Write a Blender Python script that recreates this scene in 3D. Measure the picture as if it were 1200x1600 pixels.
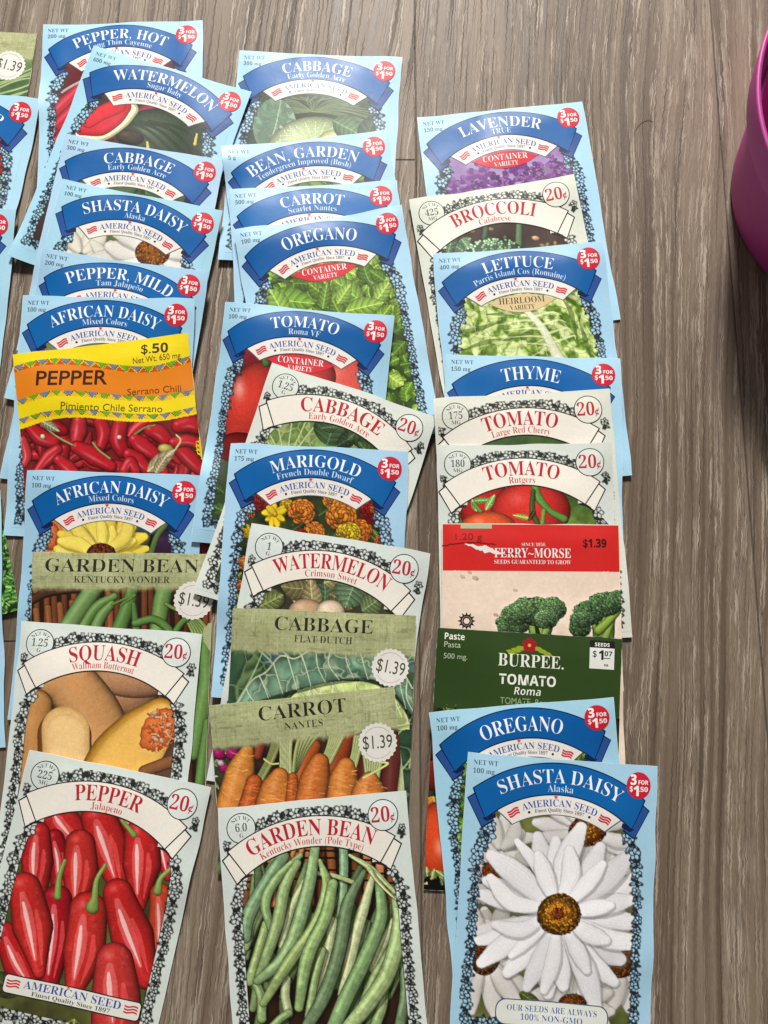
# Seed packets laid out in overlapping columns on a wood-grain vinyl floor, seen from above.
import bpy, math, random, time
import numpy as np

for o in list(bpy.data.objects):
    bpy.data.objects.remove(o)
SC = bpy.context.scene
COL = SC.collection

# ------------------------------------------------------------------ camera
CAM_H, CAM_TILT, CAM_F = .348, 9.3, 1202.0          # metres, degrees, focal length in 1/1600 of the picture's height
cam = bpy.data.cameras.new('camera')
cam.sensor_fit = 'VERTICAL'
cam.angle = 2 * math.atan(800 / CAM_F)
cam.clip_start, cam.clip_end = .01, 50
cam_o = bpy.data.objects.new('camera', cam)
cam_o.location = (0, 0, CAM_H)
cam_o.rotation_euler = (math.radians(CAM_TILT), 0, 0)
COL.objects.link(cam_o)
SC.camera = cam_o

# ------------------------------------------------------------------ light: one window beyond the top edge, dim room around
world = bpy.data.worlds.new('World')
SC.world = world
world.use_nodes = True
bg = world.node_tree.nodes['Background']
bg.inputs[0].default_value = (1, .95, .92, 1)
bg.inputs[1].default_value = .18

lamp = bpy.data.lights.new('window_light', 'AREA')
lamp.shape = 'RECTANGLE'
lamp.size, lamp.size_y = .34, .34
lamp.energy = 66
lamp.color = (1.0, .965, .91)
lamp_o = bpy.data.objects.new('window_light', lamp)
lamp_o.location = (.0, 1.68, 1.28)
d = lamp_o.location.copy(); d.x -= .02; d.y -= .08
lamp_o.rotation_euler = d.to_track_quat('Z', 'Y').to_euler()
COL.objects.link(lamp_o)

SC.view_settings.view_transform = 'Standard'
SC.view_settings.look = 'None'
SC.view_settings.gamma = 1
SC.view_settings.use_curve_mapping = False
SC.view_settings.exposure = 0
# ------------------------------------------------------------------ the packets: order, pose, drape
ASP = 1.39                      # height / width of a packet front
THK = 0.00035                   # two sheets of paper and the glue
NU, NV = 43, 59                 # body grid

def rot2(a):
    c, s = math.cos(a), math.sin(a)
    return np.array([[c, -s], [s, c]])

def vnoise(shape, cells, rng):
    """smooth value noise, cells = (rows, cols) of the coarse lattice"""
    g = rng.random((cells[0] + 2, cells[1] + 2))
    y = np.linspace(0, cells[0], shape[0]); x = np.linspace(0, cells[1], shape[1])
    yi = np.minimum(y.astype(int), cells[0]); xi = np.minimum(x.astype(int), cells[1])
    fy = y - yi; fx = x - xi
    fy = (fy * fy * (3 - 2 * fy))[:, None]; fx = (fx * fx * (3 - 2 * fx))[None, :]
    a = g[yi][:, xi]; b = g[yi][:, xi + 1]; c = g[yi + 1][:, xi]; d = g[yi + 1][:, xi + 1]
    return (a * (1 - fx) + b * fx) * (1 - fy) + (c * (1 - fx) + d * fx) * fy

def blur1(h, n):
    for _ in range(n):
        p = np.pad(h, 1, mode='reflect', reflect_type='odd')
        h = (p[:-2, 1:-1] + p[2:, 1:-1] + p[1:-1, :-2] + p[1:-1, 2:]) * .2 + h * .2
    return h

def dilate(h, n):
    for _ in range(n):
        p = np.pad(h, 1, mode='edge')
        h = np.max([p[:-2, 1:-1], p[2:, 1:-1], p[1:-1, :-2], p[1:-1, 2:], h], axis=0)
    return h

class Packet:
    pass

GX0, GY0, GS = -.34, -.30, .0015
GNX, GNY = 460, 540

def drape(table):
    """lay the packets down one after the other; each bends over what already lies there"""
    G = np.zeros((GNY, GNX))
    out = {}
    for idx, (name, (tx, ty, ang, W, asp)) in enumerate(table):
        k = Packet(); out[name] = k
        k.name, k.W, k.asp, k.ang, k.idx = name, W, asp, math.radians(ang), idx
        k.tl = np.array([tx, ty])
        R = rot2(k.ang)
        rng = np.random.default_rng(1000 + idx)
        u, v = np.meshgrid(np.linspace(0, 1, NU), np.linspace(0, asp, NV))
        loc = np.stack([u * W, -v * W], -1)
        wp = loc @ R.T + k.tl
        ix = np.clip(((wp[..., 0] - GX0) / GS), 0, GNX - 2); iy = np.clip(((wp[..., 1] - GY0) / GS), 0, GNY - 2)
        S = G[np.round(iy).astype(int), np.round(ix).astype(int)]
        A = np.stack([u.ravel(), v.ravel(), np.ones(u.size)], 1)
        wgt = np.where(S.ravel() > 1e-6, 1., .25)
        c = np.linalg.lstsq(A * wgt[:, None], S.ravel() * wgt, rcond=None)[0]
        pl = (A @ c).reshape(S.shape); pl += (S - pl).max()
        D = blur1(dilate(S, 3), 14); D = np.maximum(D, S)
        h = .62 * D + .38 * pl
        h = h + np.abs(vnoise(S.shape, (3, 2), rng) - .5) * .0009
        # lifted corners
        for cu, cv in ((0, 0), (1, 0), (0, asp), (1, asp)):
            a = rng.random() ** 2 * .0024
            h = h + a * np.exp(-(((u - cu) ** 2 + (v - cv) ** 2) / .05))
        h = blur1(h, 3); h += max(0, (S - h).max() * .6) + .00006
        e = np.minimum(np.minimum(u, 1 - u), np.minimum(v, asp - v))
        bul = np.clip(e / .12, 0, 1); bul = bul * bul * (3 - 2 * bul)
        f = h + THK + bul * (.0003 + .0012 * vnoise(S.shape, (5, 4), rng) ** 2)
        f = f + .00018 * np.exp(-((v - asp + .085) / .012) ** 2) * (.4 + .6 * vnoise(S.shape, (2, 5), rng))   # glued bottom flap
        # creases from handling
        for _ in range(2):
            cu, cv = rng.random(), rng.random() * asp; a = rng.random() * 6.28
            d = (u - cu) * math.cos(a) + (v - cv) * math.sin(a); t = -(u - cu) * math.sin(a) + (v - cv) * math.cos(a)
            f = f + .0003 * np.exp(-(np.sqrt(d * d + .0016) - .04) / .05) * np.exp(-(t / .2) ** 2)
        f = np.maximum(blur1(f, 2), h + THK * .7)
        k.back, k.front = h, f
        # write into the height map
        cx = wp.reshape(-1, 2)
        x0, x1 = int((cx[:, 0].min() - GX0) / GS), int((cx[:, 0].max() - GX0) / GS) + 1
        y0, y1 = int((cx[:, 1].min() - GY0) / GS), int((cx[:, 1].max() - GY0) / GS) + 1
        x0, y0, x1, y1 = max(x0, 0), max(y0, 0), min(x1, GNX - 1), min(y1, GNY - 1)
        gx, gy = np.meshgrid(GX0 + np.arange(x0, x1 + 1) * GS, GY0 + np.arange(y0, y1 + 1) * GS)
        l = (np.stack([gx, gy], -1) - k.tl) @ R
        uu, vv = l[..., 0] / W, -l[..., 1] / W
        ins = (uu >= -.008) & (uu <= 1.008) & (vv >= -.008) & (vv <= asp + .008)
        hh = k.height(uu, vv) if hasattr(k, 'height') else height(k, uu, vv)
        sub = G[y0:y1 + 1, x0:x1 + 1]
        sub[ins] = np.maximum(sub[ins], hh[ins])
    return out

def height(k, u, v):
    """front surface of a packet at (u, v)"""
    x = np.clip(u, 0, 1) * (NU - 1); y = np.clip(v, 0, k.asp) / k.asp * (NV - 1)
    xi = np.minimum(x.astype(int), NU - 2); yi = np.minimum(y.astype(int), NV - 2)
    fx, fy = x - xi, y - yi
    f = k.front
    return (f[yi, xi] * (1 - fx) + f[yi, xi + 1] * fx) * (1 - fy) + (f[yi + 1, xi] * (1 - fx) + f[yi + 1, xi + 1] * fx) * fy

# ------------------------------------------------------------------ colour and materials
def lin(c):
    c = np.asarray(c, float) / 255.
    return np.where(c <= .04045, c / 12.92, ((np.maximum(c, 0) + .055) / 1.055) ** 2.4)

def print_material(name, rough, grain, spec=.5):
    """printed paper: the ink colours come with the mesh, the sheet's tooth and sheen from the nodes"""
    m = bpy.data.materials.new(name); m.use_nodes = True
    nt = m.node_tree; N = nt.nodes; L = nt.links
    b = N['Principled BSDF']
    at = N.new('ShaderNodeAttribute'); at.attribute_name = 'ink'
    tc = N.new('ShaderNodeTexCoord')
    n1 = N.new('ShaderNodeTexNoise'); n1.inputs['Scale'].default_value = 900; n1.inputs['Detail'].default_value = 2
    n2 = N.new('ShaderNodeTexNoise'); n2.inputs['Scale'].default_value = 55; n2.inputs['Detail'].default_value = 4; n2.inputs['Distortion'].default_value = .6
    L.new(tc.outputs['Object'], n1.inputs['Vector']); L.new(tc.outputs['Object'], n2.inputs['Vector'])
    mr = N.new('ShaderNodeMapRange'); mr.inputs[1].default_value = .3; mr.inputs[2].default_value = .7
    mr.inputs[3].default_value = 1 - grain; mr.inputs[4].default_value = 1 + grain * .4
    L.new(n1.outputs[0], mr.inputs[0])
    mx = N.new('ShaderNodeVectorMath'); mx.operation = 'SCALE'
    L.new(at.outputs['Color'], mx.inputs[0]); L.new(mr.outputs[0], mx.inputs['Scale'])
    L.new(mx.outputs[0], b.inputs['Base Color'])
    mr2 = N.new('ShaderNodeMapRange'); mr2.inputs[1].default_value = .3; mr2.inputs[2].default_value = .7
    mr2.inputs[3].default_value = rough - .06; mr2.inputs[4].default_value = rough + .08
    L.new(n2.outputs[0], mr2.inputs[0]); L.new(mr2.outputs[0], b.inputs['Roughness'])
    b.inputs['Specular IOR Level'].default_value = spec
    bp = N.new('ShaderNodeBump'); bp.inputs['Strength'].default_value = .20; bp.inputs['Distance'].default_value = .0007
    L.new(n2.outputs[0], bp.inputs['Height']); L.new(bp.outputs[0], b.inputs['Normal'])
    return m

GLOSSY = print_material('coated_paper', .41, .03, .30)
MATTE = print_material('uncoated_paper', .5, .045, .25)

# ------------------------------------------------------------------ lettering
SERIF = lambda s: ''.join(chr(0x1D400 + ord(c) - 65) if 'A' <= c <= 'Z' else chr(0x1D41A + ord(c) - 97) if 'a' <= c <= 'z'
                          else chr(0x1D7CE + ord(c) - 48) if '0' <= c <= '9' else c for c in s)
BOLD = lambda s: ''.join(chr(0x1D5D4 + ord(c) - 65) if 'A' <= c <= 'Z' else chr(0x1D5EE + ord(c) - 97) if 'a' <= c <= 'z'
                         else chr(0x1D7EC + ord(c) - 48) if '0' <= c <= '9' else c for c in s)
STYLES = {'serif': (SERIF, -.004), 'serif_thin': (SERIF, -.011), 'sans': (lambda s: s, 0.), 'bold': (BOLD, .004), 'semi': (BOLD, -.012),
          'sans_fat': (lambda s: s, .012), 'heavy': (BOLD, .016)}
_cap, _txt = {}, {}

def glyphs(s, style):
    """outline of a line of lettering as a flat mesh, cap height 1, starting at x = 0"""
    key = (s, style)
    if key in _txt:
        return _txt[key]
    fn, off = STYLES[style]
    if style not in _cap:
        _cap[style] = 1.
        v, f, w = glyphs('H', style)
        _cap[style] = v[:, 1].max()
        _txt.pop(('H', style))
    c = bpy.data.curves.new('type', 'FONT')
    c.body = fn(s); c.size = 1; c.offset = off; c.fill_mode = 'FRONT'; c.dimensions = '2D'; c.resolution_u = 4
    o = bpy.data.objects.new('type', c)
    me = o.to_mesh()
    v = np.array([p.co[:2] for p in me.vertices]) if me and len(me.vertices) else np.zeros((0, 2))
    f = [tuple(p.vertices) for p in me.polygons] if len(v) else []
    o.to_mesh_clear(); bpy.data.objects.remove(o); bpy.data.curves.remove(c)
    v = v / _cap[style]
    if len(v):
        v[:, 0] -= v[:, 0].min()
    w = v[:, 0].max() if len(v) else 0
    _txt[key] = (v, f, w)
    return _txt[key]

# ------------------------------------------------------------------ flat printed shapes of one packet, in (u, v): u across 0..1, v down 0..asp
LAYER = 3e-5

def refine(v, f, L=.02):
    """cut long triangles so that the print follows the bend of the paper"""
    t = np.array([(q[0], q[i], q[i + 1]) for q in f for i in range(1, len(q) - 1)])
    for _ in range(12):
        e = np.stack([np.hypot(*(v[t[:, i]] - v[t[:, (i + 1) % 3]]).T) for i in range(3)], 1)
        k = e.argmax(1); big = e[np.arange(len(t)), k] > L
        if not big.any():
            break
        b = t[big]; k = k[big]; r = np.arange(len(b))
        p, q, o = b[r, k], b[r, (k + 1) % 3], b[r, (k + 2) % 3]
        m = len(v) + r
        v = np.concatenate([v, (v[p] + v[q]) / 2])
        t = np.concatenate([t[~big], np.stack([p, m, o], 1), np.stack([m, q, o], 1)])
    return v, [tuple(int(x) for x in q) for q in t]

class Sheet:
    def __init__(s, k):
        s.k, s.v, s.f, s.c, s.z, s.n = k, [], [], [], [], 0
    def add(s, v, f, col, layer):
        v = np.asarray(v, float)
        if not len(v):
            return
        v, f = refine(v, f)
        s.v.append(v); s.f += [tuple(i + s.n for i in q) for q in f]
        c = np.asarray(col, float); s.c.append(np.broadcast_to(c, (len(v), 3))); s.z.append(np.full(len(v), float(layer)))
        s.n += len(v)
    def poly(s, pts, col, layer):
        s.add(pts, [tuple(range(len(pts)))], col, layer)
    def disc(s, cu, cv, r, col, layer, n=40, scallop=0, amp=0):
        a = np.linspace(0, 2 * math.pi, n, endpoint=False)
        rr = r + amp * np.cos(a * scallop)
        out = np.stack([cu + rr * np.sin(a), cv - rr * np.cos(a)], 1)
        mid = np.stack([cu + .5 * rr * np.sin(a), cv - .5 * rr * np.cos(a)], 1)
        v = np.concatenate([[[cu, cv]], mid, out])
        f = []
        for i in range(n):
            j = (i + 1) % n
            f += [(0, 1 + j, 1 + i), (1 + i, 1 + j, 1 + n + j, 1 + n + i)]
        s.add(v, f, col, layer)
    def ring(s, cu, cv, r0, r1, col, layer, a0=0, a1=360, n=40):
        s.arc(cu, cv, r0, r1, a0, a1, a0, a1, col, layer, n, 1)
    def arc(s, cu, cv, r0, r1, a0, a1, b0, b1, col, layer, n=36, m=4):
        """band between radius r0 (angles b0..b1) and r1 (angles a0..a1), angles from straight up, clockwise, degrees"""
        V = []
        for j in range(m + 1):
            t = j / m; r = r0 + (r1 - r0) * t
            aa = np.radians(np.linspace(b0 + (a0 - b0) * t, b1 + (a1 - b1) * t, n + 1))
            V.append(np.stack([cu + r * np.sin(aa), cv - r * np.cos(aa)], 1))
        V = np.concatenate(V); w = n + 1
        s.add(V, [(j * w + i, j * w + i + 1, (j + 1) * w + i + 1, (j + 1) * w + i) for j in range(m) for i in range(n)], col, layer)
    def strip(s, us, top, bot, col, layer, m=3):
        us = np.asarray(us, float); V = []
        for j in range(m + 1):
            t = j / m
            V.append(np.stack([us, top * (1 - t) + bot * t], 1))
        V = np.concatenate(V); w = len(us)
        s.add(V, [(j * w + i, j * w + i + 1, (j + 1) * w + i + 1, (j + 1) * w + i) for j in range(m) for i in range(w - 1)], col, layer)
    def rect(s, u0, v0, u1, v1, col, layer, st=.04):
        n = max(1, int((u1 - u0) / st)); m = max(1, int((v1 - v0) / st))
        us = np.linspace(u0, u1, n + 1)
        s.strip(us, np.full(n + 1, v0), np.full(n + 1, v1), col, layer, m)
    def rrect(s, cu, cv, w, h, r, ang, col, layer):
        P = []
        for sx, sy, a0 in ((1, -1, 0), (1, 1, 90), (-1, 1, 180), (-1, -1, 270)):
            for a in np.radians(np.linspace(a0, a0 + 90, 6)):
                P.append((sx * (w / 2 - r) + r * math.sin(a), sy * (h / 2 - r) - r * math.cos(a)))
        P = np.array(P); c, q = math.cos(math.radians(ang)), math.sin(math.radians(ang))
        P = np.stack([cu + P[:, 0] * c - P[:, 1] * q, cv + P[:, 0] * q + P[:, 1] * c], 1)
        n = len(P); V = np.concatenate([[[cu, cv]], P * .5 + np.array([cu, cv]) * .5, P]); f = []
        for i in range(n):
            j = (i + 1) % n
            f += [(0, 1 + i, 1 + j), (1 + i, 1 + n + i, 1 + n + j, 1 + j)]
        s.add(V, f, col, layer)
    def arc_text(s, txt, style, cu, cv, r, cap, col, layer, width=None, sx=1., mid=0.):
        v, f, w = glyphs(txt, style)
        if not len(v):
            return
        x = v[:, 0] * cap; w *= cap
        q = (width / w) if width else sx
        th = (x - w / 2) * q / (r + cap * .5) + math.radians(mid)
        rr = r + v[:, 1] * cap
        s.add(np.stack([cu + rr * np.sin(th), cv - rr * np.cos(th)], 1), f, col, layer)
    def text(s, txt, style, u, v0, cap, col, layer, width=None, sx=1., align='l', rot=0., shear=0.):
        v, f, w = glyphs(txt, style)
        if not len(v):
            return
        q = (width / (w * cap)) if width else sx
        x = (v[:, 0] + v[:, 1] * shear) * cap * q; y = v[:, 1] * cap; w = w * cap * q
        x = x - (0 if align == 'l' else w / 2 if align == 'c' else w)
        c, sn = math.cos(math.radians(rot)), math.sin(math.radians(rot))
        s.add(np.stack([u + x * c + y * sn, v0 + x * sn - y * c], 1), f, col, layer)
    def build(s, name, parent, mat, label=None):
        k = s.k
        uv = np.concatenate(s.v); z = np.concatenate(s.z); c = lin(np.concatenate(s.c))
        co = np.stack([(uv[:, 0] - .5) * k.W, (k.asp / 2 - uv[:, 1]) * k.W, height(k, uv[:, 0], uv[:, 1]) + z * LAYER], 1)
        me = bpy.data.meshes.new(name)
        # every face turned upwards
        fs = []
        for q in s.f:
            a = 0.
            for i in range(len(q)):
                p0, p1 = co[q[i]], co[q[(i + 1) % len(q)]]
                a += p0[0] * p1[1] - p1[0] * p0[1]
            fs.append(q if a > 0 else q[::-1])
        me.from_pydata(co.tolist(), [], fs)
        return finish(name, me, c, parent, mat, label)

def finish(name, me, c, parent, mat, label=None):
    at = me.attributes.new('ink', 'FLOAT_COLOR', 'POINT')
    rgba = np.ones((len(me.vertices), 4), np.float32); rgba[:, :3] = c
    at.data.foreach_set('color', rgba.ravel())
    me.materials.append(mat)
    me.polygons.foreach_set('use_smooth', np.ones(len(me.polygons), bool))
    me.update()
    o = bpy.data.objects.new(name, me); COL.objects.link(o)
    if parent:
        o.parent = parent
    if label:
        o['label'] = label
    return o

def grid_mesh(name, co, keep):
    """quads of a regular grid of points, only the cells in keep"""
    R, Cn = co.shape[:2]
    idx = np.arange(R * Cn).reshape(R, Cn)
    q = np.stack([idx[:-1, :-1], idx[1:, :-1], idx[1:, 1:], idx[:-1, 1:]], -1)[keep]
    used, inv = np.unique(q, return_inverse=True)
    inv = inv.reshape(q.shape)
    me = bpy.data.meshes.new(name)
    me.vertices.add(len(used)); me.vertices.foreach_set('co', co.reshape(-1, 3)[used].astype(np.float32).ravel())
    me.loops.add(inv.size); me.loops.foreach_set('vertex_index', inv.astype(np.int32).ravel())
    me.polygons.add(len(inv)); me.polygons.foreach_set('loop_start', np.arange(0, inv.size, 4, dtype=np.int32))
    try:
        me.polygons.foreach_set('loop_total', np.full(len(inv), 4, np.int32))
    except Exception:
        pass
    me.update(calc_edges=True)
    return me, used

def project(wx, wy, z):
    """where a point of the place falls in the layout grid the print art was measured in"""
    t = math.radians(CAM_TILT); c, s = math.cos(t), math.sin(t)
    dz = z - CAM_H
    cz = wy * s - dz * c
    return 600 + CAM_F * wx / cz, 800 + CAM_F * (-wy * c - dz * s) / cz

def to_uv(k, x, y, z=.004):
    t = math.radians(CAM_TILT); c, s = math.cos(t), math.sin(t)
    a = (np.asarray(x, float) - 600) / CAM_F; b = (np.asarray(y, float) - 800) / CAM_F
    q = (CAM_H - z) / (c + b * s)
    w = np.stack([a * q, (s - b * c) * q], -1) - k.tl
    l = w @ rot2(k.ang)
    return l[..., 0] / k.W, -l[..., 1] / k.W

# ------------------------------------------------------------------ pictures: a fine mesh of ink dots per packet
NC = 250

class Art:
    def __init__(s, k, seed):
        s.k = k
        s.nr = int(round(NC * k.asp))
        s.U, s.V = np.meshgrid(np.linspace(0, 1, NC + 1), np.linspace(0, k.asp, s.nr + 1))
        R = rot2(k.ang)
        l = np.stack([s.U * k.W, -s.V * k.W], -1) @ R.T + k.tl
        s.X, s.Y = project(l[..., 0], l[..., 1], .004)
        s.C = np.zeros(s.U.shape + (3,))
        s.K = np.zeros(s.U.shape, int)
        s.rng = np.random.default_rng(seed)
        s.sh = s.U.shape
    def noise(s, cu, cv=None, octs=2):
        cv = cv or int(cu * s.k.asp)
        n, a, t = 0, 1., 0.
        for o in range(octs):
            n = n + a * vnoise(s.sh, (cv * 2 ** o, cu * 2 ** o), s.rng); t += a; a *= .5
        return n / t
    def sel(s, x0, y0, x1, y1):
        return np.nonzero((s.X > x0) & (s.X < x1) & (s.Y > y0) & (s.Y < y1))
    def put(s, ii, col, al):
        al = np.clip(al, 0, 1)[:, None]
        s.C[ii] = s.C[ii] * (1 - al) + np.asarray(col, float) * al
    def flat(s, col, mask=None, al=1.):
        m = np.ones(s.sh, bool) if mask is None else mask
        a = (np.broadcast_to(al, s.sh) * m)[..., None]
        s.C = s.C * (1 - a) + np.asarray(col, float) * a
    def mott(s, a, b, cu, octs=3, sharp=1., mask=None):
        n = s.noise(cu, None, octs); n = np.clip((n - .5) * sharp + .5, 0, 1)[..., None]
        c = np.asarray(a, float) * (1 - n) + np.asarray(b, float) * n
        if mask is None:
            s.C = c
        else:
            s.C = np.where(mask[..., None], c, s.C)
    @staticmethod
    def spline(pts, n):
        p = np.asarray(pts, float)
        if len(p) == 2:
            t = np.linspace(0, 1, n)[:, None]
            return p[0] * (1 - t) + p[1] * t
        q = np.concatenate([[2 * p[0] - p[1]], p, [2 * p[-1] - p[-2]]])
        out = []
        m = max(2, n // (len(p) - 1))
        for i in range(len(p) - 1):
            a, b, c, d = q[i:i + 4]
            t = np.linspace(0, 1, m, endpoint=False)[:, None]
            out.append(.5 * (2 * b + (c - a) * t + (2 * a - 5 * b + 4 * c - d) * t ** 2 + (3 * b - a - 3 * c + d) * t ** 3))
        out.append(p[-1:])
        return np.concatenate(out)
    def tube(s, pts, w, col, hl=.35, amb=.42, n=22, tip=None, rib=0., outline=.35, alpha=1.):
        """a rounded long shape (pepper, bean, stem, petal) along a path"""
        wn = np.atleast_1d(np.asarray(w, float))
        P = s.spline(pts, n)
        T = np.linspace(0, 1, len(P))
        Wd = np.interp(T, np.linspace(0, 1, len(wn)), wn) if len(wn) > 1 else np.full(len(P), wn[0])
        m = Wd.max() + 2
        ii = s.sel(P[:, 0].min() - m, P[:, 1].min() - m, P[:, 0].max() + m, P[:, 1].max() + m)
        x, y = s.X[ii], s.Y[ii]
        if not len(x):
            return
        best = np.full(len(x), 1e9); lat = np.zeros(len(x)); tt = np.zeros(len(x)); ww = np.ones(len(x)); px = np.zeros(len(x)); py = np.zeros(len(x)); dd = np.full(len(x), 1e9)
        for i in range(len(P) - 1):
            d = P[i + 1] - P[i]; L2 = d @ d + 1e-9; L = math.sqrt(L2)
            t = np.clip(((x - P[i, 0]) * d[0] + (y - P[i, 1]) * d[1]) / L2, 0, 1)
            ex = x - P[i, 0] - t * d[0]; ey = y - P[i, 1] - t * d[1]
            wl = Wd[i] * (1 - t) + Wd[i + 1] * t + 1e-6
            dist = np.hypot(ex, ey); r = dist / wl
            b = r < best
            best = np.where(b, r, best); dd = np.where(b, dist, dd); ww = np.where(b, wl, ww)
            tt = np.where(b, T[i] + t * (T[i + 1] - T[i]), tt)
            px = np.where(b, ex / wl, px); py = np.where(b, ey / wl, py)
            lat = np.where(b, (d[0] * ey - d[1] * ex) / L / wl, lat)
        al = np.clip((1 - best) * ww + .5, 0, 1)
        r = np.clip(best, 0, 1); nz = np.sqrt(1 - r * r)
        lum = amb + (1 - amb) * (.72 * nz + .38 * np.clip(-px * .55 - py * .75, -1, 1)) / .9
        lum = lum * (1 - outline * r ** 8)
        if rib:
            lum = lum * (1 - rib * (.5 + .5 * np.sin(tt * 40 + lat * 2)))
        c = np.asarray(col, float)
        if c.ndim == 2:
            c = c[0] * (1 - tt[:, None]) + c[1] * tt[:, None]
        g = s.rng.normal(0, .016 if rib == 0 else .03, len(x))
        C = c * (lum + g)[:, None]
        sp = np.exp(-((px + .3) ** 2 + (py + .3) ** 2) / .05) * .6 + np.exp(-((lat - .25) / .16) ** 2) * np.sin(np.clip(tt, 0, 1) * math.pi) * .5
        C = C + (255 - C) * (np.clip(sp, 0, 1) * hl)[:, None]
        s.put(ii, np.clip(C, 0, 255), al * alpha)
    def blob(s, cx, cy, rx, ry, ang, col, hl=.35, amb=.42, rough=0., sq=2., edge=None, lx=-.35, ly=-.4, outline=.3, fr=18):
        a = math.radians(ang); c, sn = math.cos(a), math.sin(a); m = max(rx, ry) * 1.25 + 2
        ii = s.sel(cx - m, cy - m, cx + m, cy + m)
        x, y = s.X[ii] - cx, s.Y[ii] - cy
        if not len(x):
            return
        p = (x * c + y * sn) / rx; q = (-x * sn + y * c) / ry
        r = (np.abs(p) ** sq + np.abs(q) ** sq) ** (1 / sq)
        if rough:
            th = np.arctan2(q, p)
            ph = s.rng.random(4) * 6.28
            r = r * (1 + rough * (np.sin(th * 5 + ph[0]) + .7 * np.sin(th * 9 + ph[1]) + .5 * np.sin(th * 17 + ph[2])))
        al = np.clip((1 - r) * min(rx, ry) + .5, 0, 1)
        r = np.clip(r, 0, 1); nz = np.sqrt(1 - r * r)
        X, Y = x / max(rx, 1), y / max(ry, 1)
        lum = amb + (1 - amb) * (.75 * nz + .4 * np.clip(-X * .5 - Y * .7, -1, 1)) / .9
        lum = lum * (1 - outline * r ** 8) + s.rng.normal(0, .03, len(x))
        C = np.asarray(col, float) * lum[:, None]
        sp = np.exp(-((X - lx) ** 2 + (Y - ly) ** 2) / .045)
        C = C + (255 - C) * (sp * hl)[:, None]
        s.put(ii, np.clip(C, 0, 255), al)
    def leaf(s, x0, y0, x1, y1, w, col, vein=None, nv=6, bend=0., dark=.70, ve=.5):
        """a leaf from its stalk (x0, y0) to its tip"""
        L = math.hypot(x1 - x0, y1 - y0) + 1e-6; dx, dy = (x1 - x0) / L, (y1 - y0) / L; m = max(L, w) + 3
        cx, cy = (x0 + x1) / 2, (y0 + y1) / 2
        ii = s.sel(cx - m, cy - m, cx + m, cy + m)
        x, y = s.X[ii] - x0, s.Y[ii] - y0
        if not len(x):
            return
        t = (x * dx + y * dy) / L; q = -x * dy + y * dx
        q = q - bend * w * np.sin(np.clip(t, 0, 1) * math.pi)
        prof = w * np.sin(np.clip(t, 0, 1) ** .85 * math.pi) ** .75 + 1e-6
        r = np.abs(q) / prof
        al = np.clip((1 - r) * prof + .3, 0, 1) * (t > 0) * (t < 1)
        side = np.where(q * (1 if dx >= 0 else -1) < 0, 1., .90)
        lum = side * (1 - (1 - dark) * np.clip(r, 0, 1) ** 2.5)
        ph = (t * nv - r * 1.1) % 1.
        lum = lum * (1 - .16 * np.exp(-((ph - .35) / .2) ** 2)) + s.rng.normal(0, .03, len(x))
        C = np.asarray(col, float) * lum[:, None]
        vc = np.asarray(vein if vein is not None else np.minimum(np.asarray(col, float) * 1.35 + 22, 255), float)
        va = np.exp(-(q / .8) ** 2) * .6 + np.exp(-((ph - .02) / .07) ** 2) * ve * (1 - r * .5)
        va = np.clip(va, 0, 1)[:, None]
        s.put(ii, np.clip(C * (1 - va) + vc * va, 0, 255), al)
    def petals(s, cx, cy, n, r0, r1, w, col, a0=0, a1=360, jit=.12, flat=.86, sq=1.):
        aa = np.linspace(a0, a1, n, endpoint=False) + s.rng.normal(0, 360 / n * .14, n)
        s.rng.shuffle(aa)
        for a in aa:
            q = math.radians(a); R = r1 * (1 + s.rng.normal(0, jit)); ww = w * (1 + s.rng.normal(0, .12))
            d = np.array([math.sin(q), -math.cos(q) * sq]); e = np.array([d[1], -d[0]]) * s.rng.normal(0, .06) * R
            c = np.asarray(col, float) * (1 - abs(s.rng.normal(0, .04)))
            p = [np.array([cx, cy]) + d * r0, np.array([cx, cy]) + d * (r0 + R) / 2 + e, np.array([cx, cy]) + d * R]
            W = [ww * .4, ww * .8, ww, ww * .92, ww * .5]
            s.tube([q + np.array([1.5, 2.5]) for q in p], [q * 1.15 for q in W], np.asarray(col, float) * .55, hl=0, amb=.9, n=12, outline=0, alpha=.4)
            s.tube(p, W, c, hl=.0, amb=flat, n=14, outline=.16)
            for o in (-.6, -.3, 0., .3, .6):     # fine grooves of the petal
                f = np.array([d[1], -d[0]]) * ww * o
                s.tube([p[0] + f * .5, p[1] + f, p[2] * .92 + p[0] * .08 + f * .7], .45, c * (.9 if abs(o) > .5 else .95), hl=0, amb=1, n=8, outline=0, alpha=.7)
    def disk(s, cx, cy, rx, ry, c0, c1, n=160, ang=0):
        """the seedy heart of a daisy"""
        s.blob(cx, cy, rx, ry, ang, c1, hl=.0, amb=.5)
        for i in range(n):
            r = math.sqrt(s.rng.random()); a = s.rng.random() * 6.28
            t = np.clip(r + s.rng.normal(0, .15), 0, 1)
            c = np.asarray(c0, float) * (1 - t) + np.asarray(c1, float) * t
            s.blob(cx + rx * r * math.cos(a), cy + ry * r * math.sin(a), 1.7, 1.7, 0, c * (1.25 if s.rng.random() > .5 else .72), hl=.1, amb=.6)
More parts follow.
